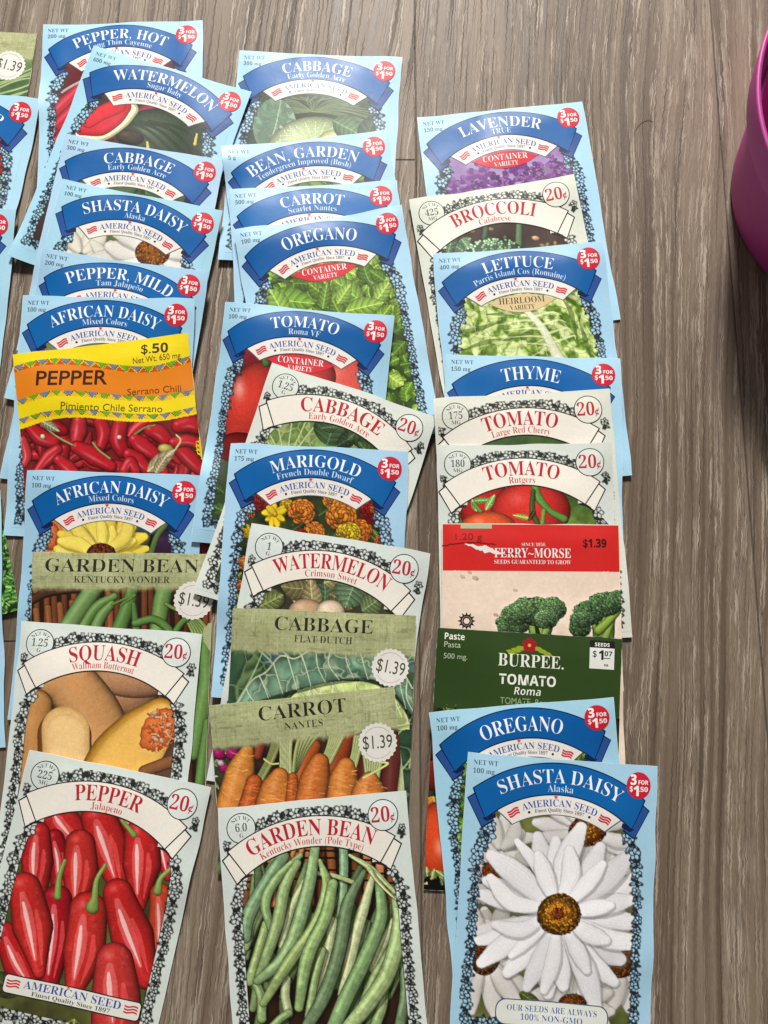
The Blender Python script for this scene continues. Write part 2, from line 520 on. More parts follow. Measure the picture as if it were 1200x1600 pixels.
    def grade(s, mask=None, amt=.04, sharp=.32):
        n = (s.noise(60, None, 2) - .5) * 2 * amt + (s.noise(9, None, 2) - .5) * amt
        def box(a, r):
            for ax in (0, 1):
                c = np.cumsum(np.concatenate([np.repeat(np.take(a, [0], ax), r + 1, ax), a, np.repeat(np.take(a, [-1], ax), r, ax)], ax), ax)
                m = a.shape[ax]
                a = (np.take(c, range(2 * r + 1, 2 * r + 1 + m), ax) - np.take(c, range(m), ax)) / (2 * r + 1)
            return a
        b1, b2 = box(s.C, 1), box(box(s.C, 6), 6)
        C = s.C + sharp * (s.C - b1) + .22 * (s.C - b2)          # the crispness of a printed photograph
        C = 128 + (C - 128) * 1.06
        q = np.clip(C * (1 + n[..., None]), 4, 248)
        s.C = q if mask is None else np.where(mask[..., None], q, s.C)
    def worley(s, n, warp=.0):
        u, v = s.U + (s.noise(20, None, 2) - .5) * warp, s.V + (s.noise(20, None, 2) - .5) * warp
        f1 = np.full(s.sh, 9.); f2 = np.full(s.sh, 9.)
        for x, y in zip(s.rng.random(n), s.rng.random(n) * s.k.asp):
            d = np.hypot(u - x, v - y)
            f2 = np.minimum(f2, np.maximum(f1, d)); f1 = np.minimum(f1, d)
        return f1, f2 - f1
    def region(s, top, bot):
        """cells between two curves given as layout points from left to right"""
        t, b = s.spline(top, 90), s.spline(bot, 90)
        return (s.Y > np.interp(s.X, t[:, 0], t[:, 1], left=1e9, right=1e9)) & (s.Y < np.interp(s.X, b[:, 0], b[:, 1], left=-1e9, right=-1e9))
    def veined(s, m, c0, c1, vein, net, w=.012, depth=None, va=.75):
        """leaf tissue: mottled colour with a net of pale veins"""
        n = s.noise(16, None, 3)[..., None]
        c = np.asarray(c0, float) * (1 - n) + np.asarray(c1, float) * n
        if depth is not None:
            c = c * depth[..., None]
        a = np.exp(-(net[1] / w) ** 2)[..., None] * va
        puff = (.82 + .36 * np.clip(net[1] / .05, 0, 1))[..., None]
        c = c * puff * (1 - a) + np.asarray(vein, float) * a
        s.C = np.where(m[..., None], np.clip(c, 0, 255), s.C)
    # --- engraved borders, in (u, v)
    def oell(s, cu, cv, ru, rv, ang, fill, line, t=.0045):
        m = max(ru, rv) + 2 * t
        j0, j1 = int((cu - m) * NC), int((cu + m) * NC) + 2; i0, i1 = int((cv - m) * NC), int((cv + m) * NC) + 2
        j0, i0 = max(j0, 0), max(i0, 0)
        U, V = s.U[i0:i1, j0:j1] - cu, s.V[i0:i1, j0:j1] - cv
        if U.size == 0:
            return
        c, sn = math.cos(ang), math.sin(ang)
        p, q = U * c + V * sn, -U * sn + V * c
        d = np.hypot(p / ru, q / rv); e = (d - 1) * min(ru, rv)
        al = np.clip((t - e) / .003 + .5, 0, 1)[..., None]
        fi = np.clip(-e / .003 + .3, 0, 1)[..., None]
        c0 = s.C[i0:i1, j0:j1]
        c0 = c0 * (1 - al) + np.asarray(line, float) * al
        if fill is not None:
            c0 = c0 * (1 - fi) + np.asarray(fill, float) * fi
        s.C[i0:i1, j0:j1] = c0
    def bloom(s, cu, cv, r, fill, line, n=5, rot=0.):
        for i in range(n):
            a = rot + i * 2 * math.pi / n
            s.oell(cu + .55 * r * math.cos(a), cv + .55 * r * math.sin(a), .46 * r, .32 * r, a, fill, line, .0036)
        s.oell(cu, cv, .13 * r, .13 * r, 0, line, line, .001)
    def ornament(s, line, hw, fill, ink, dense=1., lush=0., keep=None):
        """garland of blossoms and leaves along a line of (u, v) points"""
        P = s.spline(line, 120)
        L = np.concatenate([[0], np.cumsum(np.hypot(*np.diff(P, axis=0).T))])
        Hw = np.interp(L / L[-1], np.linspace(0, 1, len(hw)), hw)
        n = s.noise(60, None, 2)
        d = np.full(s.sh, 9.)
        for i in range(0, len(P), 1):
            d = np.minimum(d, np.hypot(s.U - P[i, 0], s.V - P[i, 1]) / Hw[i])
        core = (d < .5 + 1.1 * (n - .5)) & (d < .95)
        if keep is not None:
            core &= keep
        if dense > 0:
            s.C[core] = s.C[core] * (1 - dense) + np.asarray(ink, float) * dense
        l = 0.
        i = 0
        while l < L[-1]:
            j = min(np.searchsorted(L, l), len(P) - 1); h = Hw[j]; p = P[j]; e = P[min(j + 1, len(P) - 1)] - P[max(j - 1, 0)]
            base = math.atan2(e[1], e[0])
            for sg in (-1, 1):            # leaves that reach out of the garland
                a = base + sg * s.rng.uniform(.5, 1.5); q = h * s.rng.uniform(.38, .62)
                c = p + np.array([math.cos(a), math.sin(a)]) * q * .95
                s.oell(c[0], c[1], q, q * s.rng.uniform(.34, .5), a, fill, ink, .0038)
                s.oell(c[0], c[1], q * .6, .0004, a, ink, ink, .0013)
            if i % 2 == 0 or s.rng.random() < lush:
                s.bloom(p[0] + s.rng.normal(0, .2) * h, p[1], h * s.rng.uniform(.7, .95), fill, ink, 5, s.rng.random() * 6)
            else:                         # a curled tendril
                sg = s.rng.choice((-1, 1)); ph = s.rng.random() * 6
                for q in np.linspace(0, 5., 22):
                    r = h * (.5 - .075 * q)
                    s.oell(p[0] + sg * h * .2 + r * math.cos(q + ph), p[1] + r * math.sin(q + ph), .0016, .0016, 0, ink, ink, .0014)
            l += h * 1.35; i += 1

# ------------------------------------------------------------------ the pictures printed on the packets (layout-grid coordinates)
def pile(A, n, x0, y0, x1, y1, ln, w, cols, hl=.4, ang=None, seed=None):
    for i in range(n):
        x, y = A.rng.uniform(x0, x1), A.rng.uniform(y0, y1)
        a = A.rng.uniform(0, 360) if ang is None else A.rng.normal(ang, 22)
        a = math.radians(a); l = ln * A.rng.uniform(.75, 1.25); q = w * A.rng.uniform(.8, 1.2)
        c = np.asarray(cols[A.rng.integers(len(cols))], float) * A.rng.uniform(.85, 1.1)
        d = np.array([math.cos(a), math.sin(a)]) * l / 2; e = np.array([-d[1], d[0]]) * A.rng.normal(0, .18)
        A.tube([(x - d[0], y - d[1]), (x + e[0], y + e[1]), (x + d[0], y + d[1])], [q * .75, q, q * .95, q * .3], c, hl=hl, amb=.4)

def leaves(A, n, x0, y0, x1, y1, l, w, cols, ve=.4, nv=5, bend=.5, ang=None):
    for i in range(n):
        x, y = A.rng.uniform(x0, x1), A.rng.uniform(y0, y1)
        a = A.rng.uniform(0, 6.28) if ang is None else math.radians(A.rng.normal(ang, 40)); q = l * A.rng.uniform(.6, 1.3)
        c = np.asarray(cols[A.rng.integers(len(cols))], float) * A.rng.uniform(.8, 1.12)
        A.leaf(x, y, x + q * math.cos(a), y + q * math.sin(a), w * q / l, c, nv=nv, ve=ve, bend=A.rng.normal(0, bend * .3))

def p_cayenne(A):
    A.flat((95, 20, 28))
    for i, y in enumerate((150, 172, 196, 220, 246, 272, 300, 328, 356)):
        A.tube([(60, y + 52), (100, y + 12), (150, y - 28), (230, y - 60)], [6, 13, 14, 12], (198, 28, 48), hl=.3)
    A.tube([(96, 142), (112, 132), (140, 118)], 2.5, (190, 150, 150), hl=.1)

def p_melon(A):
    A.mott((52, 44, 40), (78, 52, 50), 14)
    A.tube([(190, 198), (232, 176)], 13, (138, 48, 66), hl=.05, amb=.8)
    A.tube([(150, 222), (190, 205)], 9, (125, 50, 62), hl=.0, amb=.8)
    A.blob(262, 222, 78, 50, 12, (66, 84, 60), hl=.12, amb=.35)
    for o in (-34, -18, -4, 12, 28):
        A.tube([(205 + o, 190), (255 + o * 1.2, 205), (300 + o, 250)], 2.2, (48, 62, 48), hl=0, amb=.9)
    A.blob(204, 216, 22, 12, 10, (70, 56, 44), hl=.1)
    for i, (w, c) in enumerate(((11, (196, 200, 140)), (8.5, (232, 222, 190)))):
        A.tube([(124, 212), (160, 212), (190, 192), (206, 172)], w, c, hl=0, amb=.9)
    A.tube([(128, 204), (158, 200), (180, 184), (194, 168)], [9, 15, 15, 12], (205, 40, 56), hl=.1, amb=.85)
    A.tube([(140, 190), (160, 178), (186, 166)], 12, (208, 44, 58), hl=.05, amb=.9)
    A.tube([(308, 211), (305, 226)], [2, 3], (205, 190, 90), hl=.1)
    A.tube([(231, 224), (232, 232)], [2, 3], (205, 190, 110), hl=.1)

def p_cabbage_a(A):
    A.mott((52, 74, 50), (92, 118, 78), 12)
    leaves(A, 26, 100, 200, 620, 420, 60, 22, [(84, 112, 76), (66, 96, 66)])

def shasta_small(A):
    A.mott((118, 128, 62), (78, 92, 40), 10)
    A.petals(130, 402, 14, 8, 48, 12, (226, 222, 206))
    A.petals(176, 420, 10, 6, 40, 11, (222, 218, 204))
    A.petals(243, 402, 19, 14, 92, 14, (232, 229, 220))
    A.disk(240, 398, 27, 21, (170, 92, 20), (150, 92, 20), 120)

def p_mild(A):
    A.mott((120, 30, 30), (170, 40, 40), 12)

def p_gerbera(A):
    A.mott((46, 74, 84), (62, 84, 78), 9)
    A.petals(84, 850, 9, 4, 42, 15, (226, 128, 72)); A.blob(80, 838, 16, 22, 0, (226, 124, 66), hl=.1, amb=.7); A.blob(100, 846, 12, 14, 20, (214, 110, 70), hl=.1, amb=.7)
    A.blob(262, 854, 30, 26, 0, (62, 34, 66), hl=.05); A.tube([(236, 870), (248, 838), (262, 820)], 5, (96, 120, 70), hl=.05)
    A.tube([(226, 868), (236, 836)], 3, (70, 90, 60), hl=0)
    A.petals(160, 868, 22, 14, 72, 10.5, (240, 212, 80), flat=.86)
    A.petals(160, 868, 10, 14, 62, 10, (248, 224, 104), a0=-80, a1=80, flat=.88)
    A.disk(159, 866, 23, 17, (60, 26, 18), (130, 66, 28), 110)

def basket(A, x0, y0, x1, y1, c0=(120, 70, 42), n=16):
    A.flat((48, 30, 22), (A.X > x0) & (A.X < x1) & (A.Y > y0) & (A.Y < y1))
    for i in range(n):
        x = x0 + (i + .5) * (x1 - x0) / n
        c = np.asarray(c0, float) * A.rng.uniform(.65, 1.35)
        A.tube([(x + A.rng.normal(0, 2), y0), (x, (y0 + y1) / 2), (x + A.rng.normal(0, 3), y1)], (x1 - x0) / n * .36, c, hl=.06, amb=.6)
    for j in range(4):
        y = y0 + A.rng.random() * (y1 - y0)
        A.tube([(x0, y), ((x0 + x1) / 2, y - 6), (x1, y + 4)], 1.6, (40, 26, 20), hl=0)

def p_bean_linen(A):
    basket(A, 40, 912, 340, 1290, n=22)
    for i in range(7):
        x = 58 + i * 19
        A.tube([(x, 930 + (6 - i) * 4), (x + 2, 985)], 5.5, (150, 92, 52), hl=.1, amb=.55)
    A.tube([(40, 945), (80, 926), (150, 918)], 7, (84, 52, 36), hl=.1)
    G = (118, 156, 84)
    A.tube([(152, 918), (132, 944), (104, 985)], [13, 15, 14], (124, 160, 92), hl=.15)
    A.tube([(180, 932), (152, 950), (128, 985)], [6, 9, 8], (112, 150, 76), hl=.15)
    A.tube([(176, 944), (160, 962), (146, 990)], [6, 9, 9], G, hl=.15)
    A.tube([(208, 922), (200, 950), (186, 985)], [9, 12, 12], (100, 142, 70), hl=.15)
    A.tube([(262, 912), (254, 940), (246, 985)], [13, 14, 12], (124, 164, 90), hl=.15)
    A.tube([(210, 945), (214, 990)], [4, 7], (92, 132, 64), hl=.1)
    A.tube([(176, 945), (212, 930), (190, 946)], 2, (110, 140, 70), hl=0)
    A.tube([(212, 974), (240, 968), (262, 982), (270, 1000)], [6, 7, 6], (104, 144, 72), hl=.12)
    A.tube([(260, 944), (276, 952), (290, 950)], 3, (126, 150, 84), hl=.1)
    for i in range(6):
        A.tube([(288 + i * 3, 960), (300 + i * 4.5, 985), (312 + i * 4.5, 1020)], 3.2, (140, 168, 92), hl=.15)
    A.tube([(275, 985), (285, 972), (292, 968)], 5, (96, 136, 66), hl=.1)
    A.tube([(318, 1004), (322, 1060), (312, 1120), (300, 1180)], [9, 13, 14, 10], (116, 158, 84), hl=.12)
    A.tube([(322, 1130), (316, 1180), (308, 1240)], [7, 9, 8], (106, 150, 74), hl=.12)

def p_squash(A):
    A.mott((78, 56, 44), (120, 84, 60), 12)
    A.flat((60, 48, 44), (A.X > 130) & (A.X < 210) & (A.Y < 1130))
    A.blob(196, 1086, 52, 36, 8, (184, 134, 96), hl=.08, amb=.5, sq=2.6)
    A.blob(205, 1064, 60, 26, 6, (190, 140, 102), hl=.06, amb=.6)
    A.tube([(70, 1055), (110, 1066), (140, 1110), (150, 1150), (140, 1200)], [34, 40, 48, 52, 46], (222, 164, 106), hl=.10, amb=.6, outline=.5)
    A.tube([(62, 1100), (56, 1150), (48, 1260)], [24, 26, 24], (208, 150, 88), hl=.06, amb=.58, outline=.45)
    A.tube([(102, 1150), (100, 1250)], [42, 42], (140, 92, 52), hl=0, amb=.8, outline=.1)
    A.tube([(104, 1140), (103, 1260)], [37, 36], (238, 192, 124), hl=.0, amb=.95, outline=.2)
    A.tube([(104, 1146), (103, 1260)], [31, 30], (243, 202, 142), hl=.04, amb=.95, outline=.1)
    A.tube([(252, 1120), (220, 1152), (190, 1190), (165, 1240)], [30, 44, 52, 54], (222, 162, 62), hl=.05, amb=.72, outline=.4)
    A.tube([(252, 1124), (224, 1156), (196, 1194), (170, 1250)], [26, 39, 47, 50], (238, 188, 98), hl=.0, amb=.94, outline=.15)
    A.blob(248, 1140, 24, 38, 38, (228, 124, 66), hl=.0, amb=.85, rough=.04, outline=.2)
    for i in range(120):
        a, r = A.rng.random() * 6.28, math.sqrt(A.rng.random())
        A.blob(248 + r * 21 * math.cos(a) + 4, 1140 + r * 34 * math.sin(a), 2.2, 1.2, A.rng.random() * 180, ((206, 92, 40), (236, 150, 92))[i % 2], hl=.1, amb=.8)
    for i in range(30):
        a, r = A.rng.random() * 6.28, math.sqrt(A.rng.random())
        x, y = 248 + r * 20 * math.cos(a), 1140 + r * 33 * math.sin(a)
        q = A.rng.random() * 6.28
        A.tube([(x, y), (x + 7 * math.cos(q), y + 7 * math.sin(q))], 1.6, ((196, 92, 46), (228, 140, 84), (236, 172, 124))[A.rng.integers(3)], hl=.15, amb=.8)
    for i in range(9):
        a = A.rng.random() * 6.28
        A.blob(250 + 14 * math.cos(a), 1134 + 24 * math.sin(a), 5.5, 3, A.rng.random() * 180, (226, 170, 130), hl=.3, amb=.7)
    A.tube([(225, 1205), (262, 1192), (285, 1185)], [9, 10, 9], (150, 100, 62), hl=.0, amb=.6)

def p_jalapeno(A):
    A.mott((104, 106, 52), (58, 58, 34), 9, sharp=1.5)
    leaves(A, 16, 20, 1270, 270, 1600, 46, 16, [(122, 126, 64), (92, 98, 52), (70, 76, 44)], ve=.25)
    R = (216, 48, 46)
    for p, w, c in (
        ([(248, 1290), (258, 1335), (264, 1370)], [10, 14, 6], (190, 40, 60)),
        ([(196, 1282), (215, 1300)], [16, 12], (180, 34, 44)),
        ([(90, 1270), (104, 1292), (122, 1318)], [22, 26, 24], R),
        ([(88, 1308), (94, 1350), (92, 1402)], [12, 16, 12], (176, 28, 40)),
        ([(64, 1300), (58, 1345), (53, 1398)], [14, 22, 16], (204, 44, 46)),
        ([(156, 1278), (168, 1322), (186, 1392)], [24, 29, 12], R),
        ([(126, 1318), (124, 1362), (117, 1420)], [20, 25, 12], (216, 56, 50)),
        ([(222, 1306), (222, 1350), (217, 1416)], [24, 27, 9], (210, 48, 46)),
        ([(6, 1460), (26, 1510), (46, 1545)], [16, 22, 12], (204, 42, 44)),
        ([(88, 1406), (84, 1470), (72, 1548)], [20, 22, 12], (186, 26, 42)),
        ([(38, 1388), (48, 1450), (58, 1524)], [22, 28, 8], (218, 54, 48)),
        ([(252, 1396), (252, 1440), (246, 1496)], [15, 19, 6], (218, 82, 50)),
        ([(136, 1424), (128, 1490), (112, 1552)], [26, 29, 12], (218, 56, 50)),
        ([(184, 1398), (204, 1464), (227, 1534)], [22, 30, 15], (212, 46, 44)),
        ([(242, 1522), (234, 1560), (228, 1590)], [6, 9, 8], (196, 40, 50)),
        ([(176, 1505), (178, 1560), (178, 1620)], [26, 34, 34], (216, 64, 60))):
        w = [q * 1.16 for q in w]
        A.tube(p, w, c, hl=.30, amb=.5)
        # the long pale reflection on each fruit
        q = A.spline(p, 8); o = np.array([-.2, -.15]) * max(w)
        A.tube([q[1] + o, q[len(q) // 2] + o, q[-2] + o * .6], [max(w) * .14, max(w) * .30, max(w) * .28, max(w) * .08], (228, 112, 112), hl=.0, amb=.95, outline=0, alpha=.6)
        A.tube([q[2] + o * 1.3, q[len(q) // 2] + o * 1.2, q[-2] + o * .6], [max(w) * .06, max(w) * .11, max(w) * .09, .5], (244, 202, 198), hl=.0, amb=.95, outline=0, alpha=.75)
        A.tube([q[2] - o * 1.6, q[len(q) // 2] - o * 1.7, q[-2] - o], [max(w) * .08, max(w) * .15, max(w) * .12, 1], (228, 88, 84), hl=.0, amb=.95, outline=0, alpha=.6)
    n = A.noise(90, None, 2); m_ = (A.C[..., 0] > 150) & (A.C[..., 1] < 130)
    A.C = np.where(m_[..., None], A.C * (1 + .12 * (n[..., None] - .5)), A.C)
    n = A.noise(26, None, 3); A.C = np.where((m_ & (n > .70))[..., None], A.C * .88 + np.array((232, 130, 120)) * .12, A.C)
    S = (148, 164, 84)
    for p, w in (([(101, 1345), (92, 1370), (88, 1402)], [3, 4, 6]), ([(164, 1352), (150, 1376), (146, 1405), (142, 1420)], [3, 4, 6, 11]),
                 ([(267, 1357), (252, 1372), (247, 1392)], [3, 4, 7]), ([(192, 1282), (202, 1294), (210, 1304)], [3, 4, 5])):
        A.tube(p, w, S, hl=.2, amb=.55)

def p_cabbage_b(A):
    A.mott((38, 56, 40), (62, 84, 56), 12)
    for i in range(30):
        a = math.radians(180 + i * 6.2)
        A.tube([(487, 168), (487 + 50 * math.cos(a) + A.rng.normal(0, 4), 172 + 40 * math.sin(a) * .6 + 4), (487 + 115 * math.cos(a), 205 + 60 * math.sin(a))], 1.1, (120, 138, 96), hl=0, amb=1, alpha=.6)
    net = A.worley(170, .05)
    A.veined(np.hypot((A.X - 428) / 34, (A.Y - 192) / 44) < 1, (86, 118, 98), (122, 150, 124), (146, 170, 140), A.worley(420, .08), .004, va=.4)
    A.tube([(414, 232), (428, 195), (438, 152)], [1.6, .7], (170, 190, 158), hl=0, amb=1, alpha=.8)
    A.blob(486, 226, 72, 50, -8, (186, 202, 152), hl=.2, amb=.5)
    for a in range(-70, 80, 14):
        q = math.radians(a)
        A.tube([(492, 250), (492 + 34 * math.sin(q), 215 - 10 * math.cos(q)), (492 + 66 * math.sin(q), 232 - 48 * math.cos(q))], .8, (210, 222, 182), hl=0, amb=1, alpha=.6)
    A.blob(524, 226, 34, 30, 0, (214, 214, 150), hl=.2, amb=.7)
    A.leaf(520, 182, 570, 208, 20, (88, 124, 84), nv=7, ve=.35)
    A.leaf(568, 220, 586, 172, 18, (58, 82, 56), nv=5)
    for i in range(60):
        A.blob(A.rng.uniform(436, 500), A.rng.uniform(190, 235), .8, .8, 0, (226, 232, 214), amb=1)

def p_beans_green(A):
    A.mott((60, 84, 40), (110, 140, 70), 10)
    pile(A, 30, 380, 270, 640, 420, 90, 9, [(122, 160, 76), (96, 138, 60)], hl=.2)

def p_oregano(A):
    A.mott((40, 58, 26), (70, 98, 36), 16)
    x0, x1 = A.X.min(), A.X.max(); y0, y1 = A.Y.min() + 60, A.Y.max()
    leaves(A, 300, x0, y0, x1, y1, 22, 9, [(84, 120, 40), (68, 100, 36), (104, 138, 50)], ve=.2, nv=4)
    leaves(A, 300, x0, y0, x1, y1, 23, 10.5, [(124, 164, 56), (142, 182, 70), (108, 146, 50), (160, 194, 86)], ve=.25, nv=4)

def p_oregano_b(A):
    p_oregano(A)
    leaves(A, 70, 410, 440, 625, 500, 28, 12, [(112, 150, 52), (92, 128, 44), (132, 170, 64)], ve=.25, nv=5)
    for q in ((420, 470, 492, 478, 22, (124, 166, 62)), (448, 500, 420, 452, 18, (142, 180, 74)), (566, 476, 520, 440, 18, (126, 166, 64)), (585, 478, 612, 440, 12, (154, 188, 84)), (540, 490, 600, 476, 16, (146, 182, 76)), (505, 486, 512, 446, 11, (112, 148, 58)), (528, 478, 548, 448, 12, (150, 184, 80))):
        A.leaf(*q, nv=6, ve=.3)

def p_roma(A):
    A.mott((120, 24, 24), (150, 30, 30), 8)
    A.flat((52, 70, 40), A.Y > 720)
    leaves(A, 40, 330, 720, 640, 870, 40, 14, [(74, 104, 54), (60, 88, 46)])
    A.blob(398, 575, 40, 40, 0, (128, 20, 34), hl=.08, amb=.5)
    A.blob(548, 606, 56, 46, 0, (214, 86, 74), hl=.12, amb=.62)
    A.blob(486, 594, 40, 36, 0, (196, 50, 44), hl=.15, amb=.55)
    A.blob(390, 640, 40, 72, 22, (222, 66, 52), hl=.42, amb=.45)
    A.blob(372, 700, 36, 24, 0, (120, 14, 16), hl=.02, amb=.6)
    A.tube([(414, 562), (418, 574)], [3, 6], (96, 110, 52), hl=.1)

def p_cabbage_c(A):
    A.mott((40, 56, 36), (66, 86, 50), 10)
    net = A.worley(150, .06)
    A.veined(np.ones(A.sh, bool), (36, 54, 34), (62, 86, 50), (96, 122, 74), net, .007, va=.5)
    A.veined(np.hypot((A.X - 462) / 62, (A.Y - 700) / 62) < 1 + .1 * (A.noise(12, None, 2) - .5), (88, 116, 58), (124, 148, 82), (172, 188, 128), net, .009)
    A.veined(np.hypot((A.X - 575) / 70, (A.Y - 722) / 34) < 1 + .2 * (A.noise(12, None, 2) - .5), (96, 122, 62), (140, 162, 92), (190, 202, 140), net, .008)
    for a in (-60, -35, -12, 10, 32, 55):
        q = math.radians(a)
        A.tube([(448, 730), (448 + 36 * math.sin(q), 690), (448 + 74 * math.sin(q), 660 - 14 * math.cos(q))], 1.3, (168, 184, 124), hl=0, amb=1)
    A.leaf(512, 700, 530, 650, 30, (70, 96, 58), nv=6, ve=.4); A.leaf(540, 660, 598, 702, 24, (58, 82, 52), nv=6, ve=.35)
    leaves(A, 14, 500, 660, 640, 760, 34, 12, [(82, 108, 62), (54, 76, 48)])

def p_marigold(A):
    A.mott((30, 36, 20), (62, 72, 34), 18, sharp=1.6)
    leaves(A, 90, 370, 780, 640, 1040, 26, 4.5, [(86, 104, 44), (64, 84, 38), (112, 128, 60)], ve=.1)
    def fl(x, y, r, c, d=.72):
        c = np.asarray(c, float)
        for q in (1, .78, .55, .34):
            n = int(9 + 8 * q)
            for i in range(n):
                a = i * 6.283 / n + A.rng.normal(0, .15) + q * 3
                A.blob(x + r * q * .8 * math.cos(a), y + r * q * .72 * math.sin(a), r * .27, r * .2, math.degrees(a) + 90, np.minimum(c * A.rng.uniform(.85, 1.15) * (1.05 - .12 * q), 255), hl=.08, amb=.55, outline=.55)
        A.blob(x, y, r * .2, r * .18, 0, c * .8, hl=0)
    fl(413, 788, 17, (158, 34, 26)); fl(450, 792, 11, (232, 186, 40)); fl(394, 806, 7, (206, 110, 40)); fl(520, 784, 15, (232, 150, 40))
    fl(581, 803, 19, (160, 30, 26)); fl(585, 798, 7, (222, 110, 40)); fl(473, 802, 22, (232, 136, 46)); fl(534, 809, 25, (234, 140, 44))
    fl(563, 831, 20, (230, 130, 44)); fl(384, 832, 13, (236, 196, 30)); fl(545, 835, 20, (240, 200, 46)); fl(492, 832, 17, (228, 132, 48))
    fl(598, 848, 14, (230, 120, 50)); fl(470, 840, 14, (150, 28, 26)); fl(600, 822, 8, (226, 160, 46))
    A.petals(432, 806, 9, 2, 17, 5, (240, 206, 40), flat=.7); A.blob(432, 806, 4, 4, 0, (226, 180, 30))
    fl(380, 880, 12, (226, 140, 60)); fl(376, 915, 9, (220, 130, 60))
    leaves(A, 14, 362, 880, 400, 1010, 22, 4, [(130, 150, 60)])

def p_melon_b(A):
    A.mott((44, 44, 34), (74, 76, 54), 11)
    leaves(A, 16, 400, 890, 620, 950, 40, 18, [(96, 112, 76), (78, 98, 72)], ve=.4)
    leaves(A, 7, 440, 905, 520, 930, 36, 16, [(150, 140, 96), (132, 126, 84)], ve=.4)
    A.leaf(490, 955, 486, 905, 16, (160, 148, 104)); A.leaf(556, 908, 540, 950, 28, (104, 130, 96), nv=6); A.leaf(566, 955, 596, 934, 18, (110, 128, 84))
    A.blob(424, 938, 24, 18, 0, (128, 136, 84), hl=.1); A.leaf(404, 950, 444, 930, 16, (118, 128, 74))
    A.blob(480, 956, 28, 20, 0, (206, 168, 132), hl=.2, amb=.6); A.blob(517, 956, 22, 18, 0, (226, 206, 178), hl=.2, amb=.65)

def p_cabbage_d(A):
    net = A.worley(150, .05); big = A.worley(60, .08)
    allm = np.ones(A.sh, bool)
    A.veined(allm, (38, 62, 50), (64, 90, 66), (112, 140, 100), net, .008, va=.55)
    A.veined(A.X < 424 - (A.Y - 1016) * .2, (40, 66, 50), (66, 92, 62), (120, 146, 96), net, .009)
    A.veined(A.region([(404, 1000), (440, 1010), (484, 1062)], [(404, 1016), (440, 1062), (484, 1070)]), (62, 84, 92), (88, 112, 112), (150, 176, 150), net, .008)
    A.veined((A.X > 470) & (A.Y < 1062), (58, 84, 78), (80, 108, 92), (140, 166, 132), net, .008)
    A.veined((A.X > 612) & (A.Y > 1050), (36, 58, 42), (58, 84, 56), (118, 142, 100), net, .008)
    V = (160, 182, 138)
    for x, y, X, Y in ((366, 1106, 414, 1016), (378, 1112, 436, 1036), (406, 1014, 442, 1056), (436, 1008, 474, 1060), (462, 1012, 482, 1040), (600, 1060, 648, 1020), (640, 1200, 652, 1080), (618, 1150, 650, 1110), (622, 1210, 650, 1170)):
        A.tube([(x, y), ((x + X) / 2 + 3, (y + Y) / 2), (X, Y)], [1.8, .8], V, hl=0, amb=1, alpha=.85)
    head = A.region([(430, 1120), (470, 1078), (530, 1064), (590, 1070), (626, 1100), (640, 1130)], [(430, 1140), (640, 1140)])
    A.veined(head, (150, 168, 104), (200, 208, 148), (224, 228, 180), net, .007, np.clip(1.1 - (A.Y - 1060) * .002, .8, 1.1))
    for i in range(9):
        A.tube([(470 + i * 17, 1066 + abs(i - 4) * 2), (462 + i * 19, 1090), (452 + i * 22, 1120)], .9, (226, 230, 186), hl=0, amb=1, alpha=.8)
    rng = A.rng
    T = [(x, y + rng.normal(0, 2.2)) for x, y in ((362, 1112), (378, 1088), (396, 1060), (418, 1048), (440, 1028), (462, 1026), (484, 1014), (506, 1018), (528, 1008), (550, 1014), (572, 1008), (594, 1020), (612, 1026), (628, 1046), (644, 1076))]
    B = [(362, 1118), (400, 1098), (440, 1084), (470, 1076), (520, 1064), (570, 1060), (610, 1078), (644, 1120)]
    fr = A.region(T, B)
    t = A.spline(T, 90); top = np.interp(A.X, t[:, 0], t[:, 1]); q = A.spline(B, 90); bot = np.interp(A.X, q[:, 0], q[:, 1])
    rel = np.clip((A.Y - top) / (bot - top + 1e-6), 0, 1)
    A.veined(fr, (66, 94, 80), (108, 134, 110), (176, 192, 154), big, .007, .72 + .5 * np.sin(rel * 2.8) * (.8 + .4 * A.noise(22, None, 2)))
    A.tube([(x, y + 1) for x, y in T], 1.3, (190, 204, 166), hl=0, amb=1, n=60, alpha=.8)
    A.tube([(x, y + 2) for x, y in B], 3.5, (26, 40, 26), hl=0, amb=1, n=60, outline=0, alpha=.45)
    for i in range(3, 86, 6):
        x = t[i, 0]; y0, y1 = t[i, 1], np.interp(x + 14, q[:, 0], q[:, 1])
        A.tube([(x, y0 + 1), (x + 5 + rng.normal(0, 3), (y0 + y1) / 2), (x + 14, y1)], [1.1, 1., .6], (196, 210, 178), hl=0, amb=1, alpha=.8)

